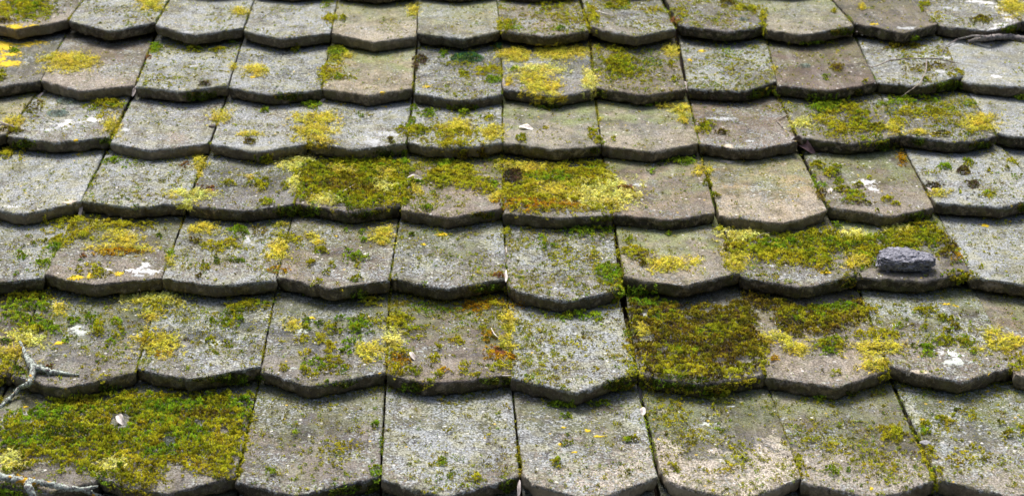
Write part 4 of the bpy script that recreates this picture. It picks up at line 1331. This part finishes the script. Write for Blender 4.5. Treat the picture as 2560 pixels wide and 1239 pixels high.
b1 = branch('fallen_branch', 'forked branch crusted with grey green lichen across the lower left tile edge', 'branch', [
    ('limb', [(50, 853, .020), (58, 872, .016), (66, 892, .012), (84, 916, .010), (80, 940, .010), (74, 958, .014), (52, 968, .010), (24, 995, .006), (-6, 1022, .005)], [.0018, .0024, .0032, .0040, .0038, .0032, .0028, .0024, .0024]),
    ('side_twig', [(84, 918, .010), (105, 922, .008), (126, 930, .005), (160, 932, .004), (198, 937, .003)], [.005, .0045, .0035, .0022, .0014]),
    ('side_twig', [(78, 915, .010), (68, 898, .012), (63, 884, .014)], [.004, .0035, .0025])], M_BRANCH, seed=3, rough=.0012)
lobes(b1, [(80, 925, 12, .013), (72, 950, 9, .014), (90, 915, 10, .012), (50, 968, 8, .01), (66, 890, 5, .014), (20, 998, 12, .008), (0, 1012, 8, .007), (112, 922, 9, .009), (150, 931, 16, .006)], (.38, .46, .38), .0032, 90, 'leafy_lichen', 5)
lobes(b1, [(55, 868, 4, .02), (57, 880, 4, .02), (76, 952, 3, .018)], (.70, .44, .02), .0026, 60, 'orange_lichen', 6)
b2 = branch('fallen_branch', 'grey branch with orange lichen along the bottom left corner', 'branch', [
    ('limb', [(-12, 1188, .012), (20, 1194, .012), (58, 1201, .012), (97, 1206, .011), (135, 1212, .010), (166, 1219, .009), (209, 1223, .008), (245, 1213, .006)], [.0045, .0046, .0042, .0040, .0036, .003, .0026, .0015]),
    ('side_twig', [(209, 1223, .008), (232, 1232, .007), (262, 1244, .006)], [.0032, .0028, .002]),
    ('side_twig', [(68, 1203, .011), (72, 1222, .010), (88, 1250, .008)], [.005, .0045, .004])], M_BRANCH, seed=13, rough=.001)
lobes(b2, [(60, 1196, 9, .017), (78, 1200, 9, .016), (90, 1208, 7, .015), (48, 1194, 5, .016)], (.72, .45, .02), .0032, 90, 'orange_lichen', 7)
lobes(b2, [(20, 1192, 12, .016), (120, 1208, 12, .014), (160, 1216, 14, .012), (225, 1222, 12, .01)], (.38, .40, .40), .0022, 60, 'leafy_lichen', 8)
branch('bare_branch', 'smooth dark grey branch lying on the top right tile', 'branch', [
    ('limb', [(2422, 106, .004), (2442, 99, .007), (2468, 96, .009), (2493, 92, .010), (2525, 93, .010), (2556, 98, .009), (2600, 104, .008)], [.0042, .005, .0052, .0055, .0055, .005, .005]),
    ('side_twig', [(2470, 92, .009), (2436, 90, .010), (2395, 98, .010), (2364, 115, .007), (2354, 139, .003)], [.0022, .0017, .0013, .0011, .0008])], M_BRANCH_BARE, seed=23, rough=.0006)
branch('thin_twig', 'thin forked twig arching over the pale mottled tile below the bare branch', 'twig', [
    ('stem', [(2108, 163, .003), (2135, 160, .005), (2156, 158, .006), (2181, 169, .005), (2225, 151, .012), (2273, 146, .016), (2341, 147, .014), (2397, 158, .004)], [.0006, .0009, .001, .0013, .0013, .0013, .0012, .0008]),
    ('side_twig', [(2317, 148, .015), (2315, 176, .012), (2300, 209, .010), (2280, 223, .016), (2253, 242, .018)], [.001, .001, .0009, .0007])], M_TWIG, seed=33, rough=.0006)
ST_ = [
    ('Y shaped twig beside a mossy tile near the right side of the third row', [[(1968, 287, .006), (1950, 297, .005), (1941, 303, .004)], [(1942, 302, .004), (1950, 310, .004), (1957, 318, .003)]], [[.0009, .001, .001], [.0009, .0009, .0008]], M_TWIG),
    ('bent brown twig at the far left of the third row', [[(-8, 303, .006), (20, 312, .006), (50, 322, .005), (78, 331, .003)]], [[.0018, .0016, .0012, .0008]], M_TWIG),
    ('thin curved stem rising from the yellow green moss mat in the fifth row', [[(1884, 604, .004), (1892, 593, .012), (1905, 584, .018), (1924, 582, .014)]], [[.0007, .0007, .0006, .0005]], M_TWIG),
    ('tiny hooked stalk under the front of a fourth row tile', [[(303, 543, .004), (304, 552, .006), (311, 561, .004)]], [[.0008, .0009, .0006]], M_TWIG),
    ('pale straw lying on the brown mossy tile in the fourth row', [[(838, 490, .007), (862, 476, .008), (888, 460, .008)]], [[.0006, .0008, .0006]], M_LEAF),
    ('short straw on the upper edge of a speckled first row tile', [[(1490, 28, .004), (1510, 33, .005), (1522, 37, .003)]], [[.0008, .001, .0007]], M_LEAF),
    ('small upright twig on the white blotched tile in the fourth row', [[(2048, 437, .003), (2053, 450, .004), (2056, 459, .003)]], [[.0008, .0008, .0007]], M_DARKTWIG),
    ('little bundle of rootlets below the slate coloured lip in the fifth row', [[(1988, 768, .003), (2000, 762, .008), (2006, 772, .004)], [(2000, 760, .006), (2000, 752, .008), (2010, 748, .004)], [(2000, 762, .005), (1992, 758, .006)]], [[.0006, .0008, .0006], [.0006, .0006, .0005], [.0006, .0005]], M_DARKTWIG),
    ('white stalk bridging two tiles in the sixth row', [[(1256, 938, .004), (1268, 939, .005), (1279, 938, .004)]], [[.0008, .0008, .0007]], M_LEAF),
    ('tiny curled tendril at the top of the thin joint by the red brown tile', [[(2137, 92, .003), (2138, 84, .008), (2143, 79, .010), (2142, 88, .006)]], [[.0012, .0012, .001, .0007]], M_SEED),
    ('looped dark thread hanging under a fifth row tile', [[(336, 748, .003), (341, 735, .006), (347, 722, .008), (352, 727, .008), (351, 738, .006), (343, 744, .004), (336, 752, .003)]], [[.0006, .0006, .0006]], M_DARKTWIG),
    ('rust coloured stem on the orange moss in the sixth row', [[(1228, 820, .006), (1236, 835, .008), (1246, 843, .006)]], [[.0005, .0006, .0005]], M_LEAF),
]
for i, (lab, paths, rr, mt) in enumerate(ST_):
    stick('loose_twig', paths, rr, mt, lab, 'twig', .003, rough=.0005, seed=50 + i)


# ------------------------------------------------------------------ leaves and winged seeds
def blade(L, Wd, curl, cup, thick, seed, wavy=.15):
    """A leaf blade with thickness, lying along +x in its own frame."""
    g = np.random.default_rng(seed)
    n, m = 13, 7
    t = np.linspace(0, 1, n); s = np.linspace(-1, 1, m)
    S, T = np.meshgrid(s, t)
    w = Wd * .5 * (np.sin(np.pi * T ** .8) ** .7) * (1 + wavy * np.sin(T * 9 + g.uniform(0, 6)) * np.sign(S)) + .0004
    X = (T - .5) * L
    Y = S * w
    Z = curl * np.sin(np.pi * T) * L + cup * S ** 2 * w + .12 * w * np.sin(T * 7 + S * 2 + g.uniform(0, 6))
    top = np.stack([X, Y, Z + thick / 2], -1).reshape(-1, 3); bot = np.stack([X, Y, Z - thick / 2], -1).reshape(-1, 3)
    idx = np.arange(n * m).reshape(n, m)
    q = np.stack([idx[:-1, :-1], idx[1:, :-1], idx[1:, 1:], idx[:-1, 1:]], -1).reshape(-1, 4)
    rim = np.concatenate([idx[0, :-1], idx[:-1, -1], idx[-1, :0:-1], idx[:0:-1, 0]])
    rn = np.roll(rim, -1)
    side = np.stack([rim, rim + n * m, rn + n * m, rn], 1)
    Q = np.concatenate([q[:, ::-1], q + n * m, side])
    return np.concatenate([top, bot]), Q.ravel(), np.full(len(Q), 4)


def lay(name, me, px, py, ang, tilt, roll, lift, label, cat, group=None):
    p, n = hit(px, py)
    d = (EYE - p).normalized()
    q = p + d * lift
    o = bpy.data.objects.new(name, me)
    COL.objects.link(o)
    o.matrix_world = ROOF @ Matrix.Translation(q) @ Euler((roll, tilt, ang), 'XYZ').to_matrix().to_4x4()
    props(o, label, cat, group)
    return o


LV = [
    (1316, 321, 35, 18, .06, .3, -.25, .1, .1, M_LEAF, 'white curled leaf lying on the smooth grey green tile in the third row', 'leaf', 'bleached_leaf'),
    (1034, 450, 40, 20, .1, .5, .1, -.1, .25, M_LEAF, 'white petal shaped leaf on the moss between two fourth row tiles', 'leaf', 'bleached_leaf'),
    (917, 636, 17, 7, .05, .3, -.1, .1, .1, M_LEAF, 'tiny white flake beside green cushions in the fifth row', 'leaf', 'bleached_leaf'),
    (1034, 893, 26, 11, .1, .5, -.9, .4, .3, M_LEAF, 'folded cream leaf on the orange moss in the sixth row', 'leaf', 'bleached_leaf'),
    (303, 1052, 30, 18, .12, .6, -.9, .3, .3, M_LEAF, 'pointed cream leaf standing in the bare gap of the big moss mat', 'leaf', 'bleached_leaf'),
    (326, 1018, 16, 9, .1, .4, .4, .1, .1, M_LEAF, 'small pale flake just above the cream leaf in the big moss mat', 'leaf', 'bleached_leaf'),
    (337, 227, 26, 8, .05, .3, 1.3, -.5, .2, M_SEED, 'grey husk wedged in the joint below the second tile of the second row', 'seed husk', 'seed_husk'),
    (101, 240, 20, 7, .05, .3, 1.1, -.3, .2, M_SEED, 'short grey husk under the front corner at the left of the second row', 'seed husk', 'seed_husk'),
    (1258, 209, 22, 6, .04, .3, 1.55, -.5, .2, M_SEED, 'upright pale husk in the joint at the middle of the second row', 'seed husk', 'seed_husk'),
    (1258, 384, 36, 8, .05, .3, -1.35, .5, .2, M_SEED, 'long pale husk hanging in the joint at the middle of the third row', 'seed husk', 'seed_husk'),
    (806, 253, 16, 6, .05, .3, .8, -.2, .2, M_SEED, 'tan husk under the gap between the third and fourth tiles, second row', 'seed husk', 'seed_husk'),
    (1717, 219, 28, 7, .05, .3, -1.4, .4, .2, M_SEED, 'brownish husk standing in the joint right of the big olive cushion', 'seed husk', 'seed_husk'),
    (202, 524, 30, 8, .05, .3, 1.5, -.5, .2, M_SEED, 'grey husk hanging in the joint at the left of the fourth row', 'seed husk', 'seed_husk'),
    (2075, 478, 18, 9, .05, .4, 1.2, -.3, .1, M_LEAF, 'white winged seed in the joint left of the white blotched tile', 'seed', 'winged_seed'),
    (1264, 640, 46, 6, .03, .3, 1.5, -.2, .1, M_SEED, 'long thin husk in the joint beside the densely speckled slipped tile', 'seed husk', 'seed_husk'),
    (1603, 985, 44, 11, .05, .3, -1.5, .3, .2, M_SEED, 'tall grey brown husk at the head of the joint under the dark moss', 'seed husk', 'seed_husk'),
    (1607, 1028, 22, 13, .08, .4, 1.4, -.1, .1, M_LEAF, 'white oval seed in the joint just below the tall husk', 'seed', 'winged_seed'),
    (330, 968, 22, 8, .05, .3, 1.0, -.3, .2, M_SEED, 'lilac grey husk under the joint at the left of the sixth row', 'seed husk', 'seed_husk'),
    (1297, 1220, 32, 8, .05, .3, 1.45, -.4, .2, M_SEED, 'pinkish husk in the dark joint at the bottom middle', 'seed husk', 'seed_husk'),
    (2329, 478, 22, 6, .04, .3, -1.0, .2, .1, M_SEED, 'slim grey husk in the joint beside the dark brown moss cushion', 'seed husk', 'seed_husk'),
    (1265, 690, 30, 6, .03, .3, 1.52, -.2, .1, M_LEAF, 'pale strip in the joint beside the reddish tuft in the fifth row', 'seed husk', 'seed_husk'),
    (2012, 375, 52, 24, .22, 1.1, -.75, .2, .5, M_DEAD, 'crumpled purplish brown dead leaf hanging under the third row near right', 'leaf', 'dead_leaf'),
    (1992, 358, 26, 18, .25, 1.2, -.3, .3, -.4, M_DARKTWIG, 'blackened curled leaf scrap above the purplish dead leaf', 'leaf', 'dead_leaf'),
]
for i, (px, py, L, Wp, curl, cup, ang, tilt, roll, mt, lab, cat, nm) in enumerate(LV):
    mp = .2 / (.1188 * (py + 1747))
    vert = abs(math.sin(ang))
    ln = L * mp * (1 + vert * .5)
    V, Lp, S = blade(ln, Wp * mp, curl, cup, .0006, i)
    lay(nm, mesh_np(nm, V, Lp, S, mt, True), px, py, ang, tilt, roll, .004, lab, cat)


# ------------------------------------------------------------------ stones
def lump(name, px, py, sx, sy, sz, mat, label, cat, seed, amp, sink=.25, sub=5, ang=0.0, boxy=.0):
    import bmesh
    bm = bmesh.new()
    bmesh.ops.create_icosphere(bm, subdivisions=sub, radius=1)
    P = np.array([tuple(v.co) for v in bm.verts])
    F = [[v.index for v in f.verts] for f in bm.faces]
    bm.free()
    if boxy:
        m = np.abs(P).max(1)[:, None]
        P = P * (1 - boxy) + P / m * boxy * .86
    K_ = P * np.array([1, sy / sx * 1.3, sz / sx * 1.5])
    D = fbm(P, 1.3, seed, 3)[:, None] * amp * .8 + fbm(K_, 9.0, seed + 3, 4)[:, None] * amp * .8 + fbm(K_, 26.0, seed + 6, 2)[:, None] * amp * .35
    pits = np.clip(fbm(K_, 16.0, seed + 8, 2) - .25, 0, 1)[:, None]
    g_ = np.random.default_rng(seed)
    for _ in range(16):
        dv = g_.normal(0, 1, 3); dv /= np.linalg.norm(dv)
        hh = g_.uniform(.80, .97)
        P = P - np.clip(P @ dv - hh, 0, 1)[:, None] * dv * .9
    P = P * (1 + D - pits * amp * 1.2)
    P = P * np.array([sx, sy, sz])
    P[:, 2] = np.maximum(P[:, 2], -sz * .8)
    ca, sa = math.cos(ang), math.sin(ang)
    P = np.stack([P[:, 0] * ca - P[:, 1] * sa, P[:, 0] * sa + P[:, 1] * ca, P[:, 2]], 1)
    me = mesh_np(name, P, np.array(F).ravel(), np.full(len(F), 3), mat, True)
    p, n = hit(px, py)
    o = put(name, me, (p.x, p.y, p.z + sz * (.8 - sink * .2)))
    props(o, label, cat)
    return o


lump('stone', 2260, 670, .0525, .029, .0185, M_STONE, 'rough dark grey stone resting on a mossy tile at right', 'stone', 5, .19, .2, 6, -.03, .5)
lump('pebble', 2313, 1110, .0085, .006, .0032, M_PEBBLE, 'small smooth grey pebble at the joint near the bottom right', 'pebble', 9, .12, .2, 4)
lump('pebble', 2210, 886, .011, .006, .0025, M_PEBBLE, 'flat violet grey chip in the yellow moss of the sixth row', 'pebble', 19, .15, .2, 4)
lump('pebble', 530, 318, .007, .004, .003, M_DARKTWIG, 'tiny black crumb at the joint in the third row', 'pebble', 29, .2, .2, 3)

print('quads', sum(len(o.data.polygons) for o in bpy.data.objects if o.type == 'MESH'))
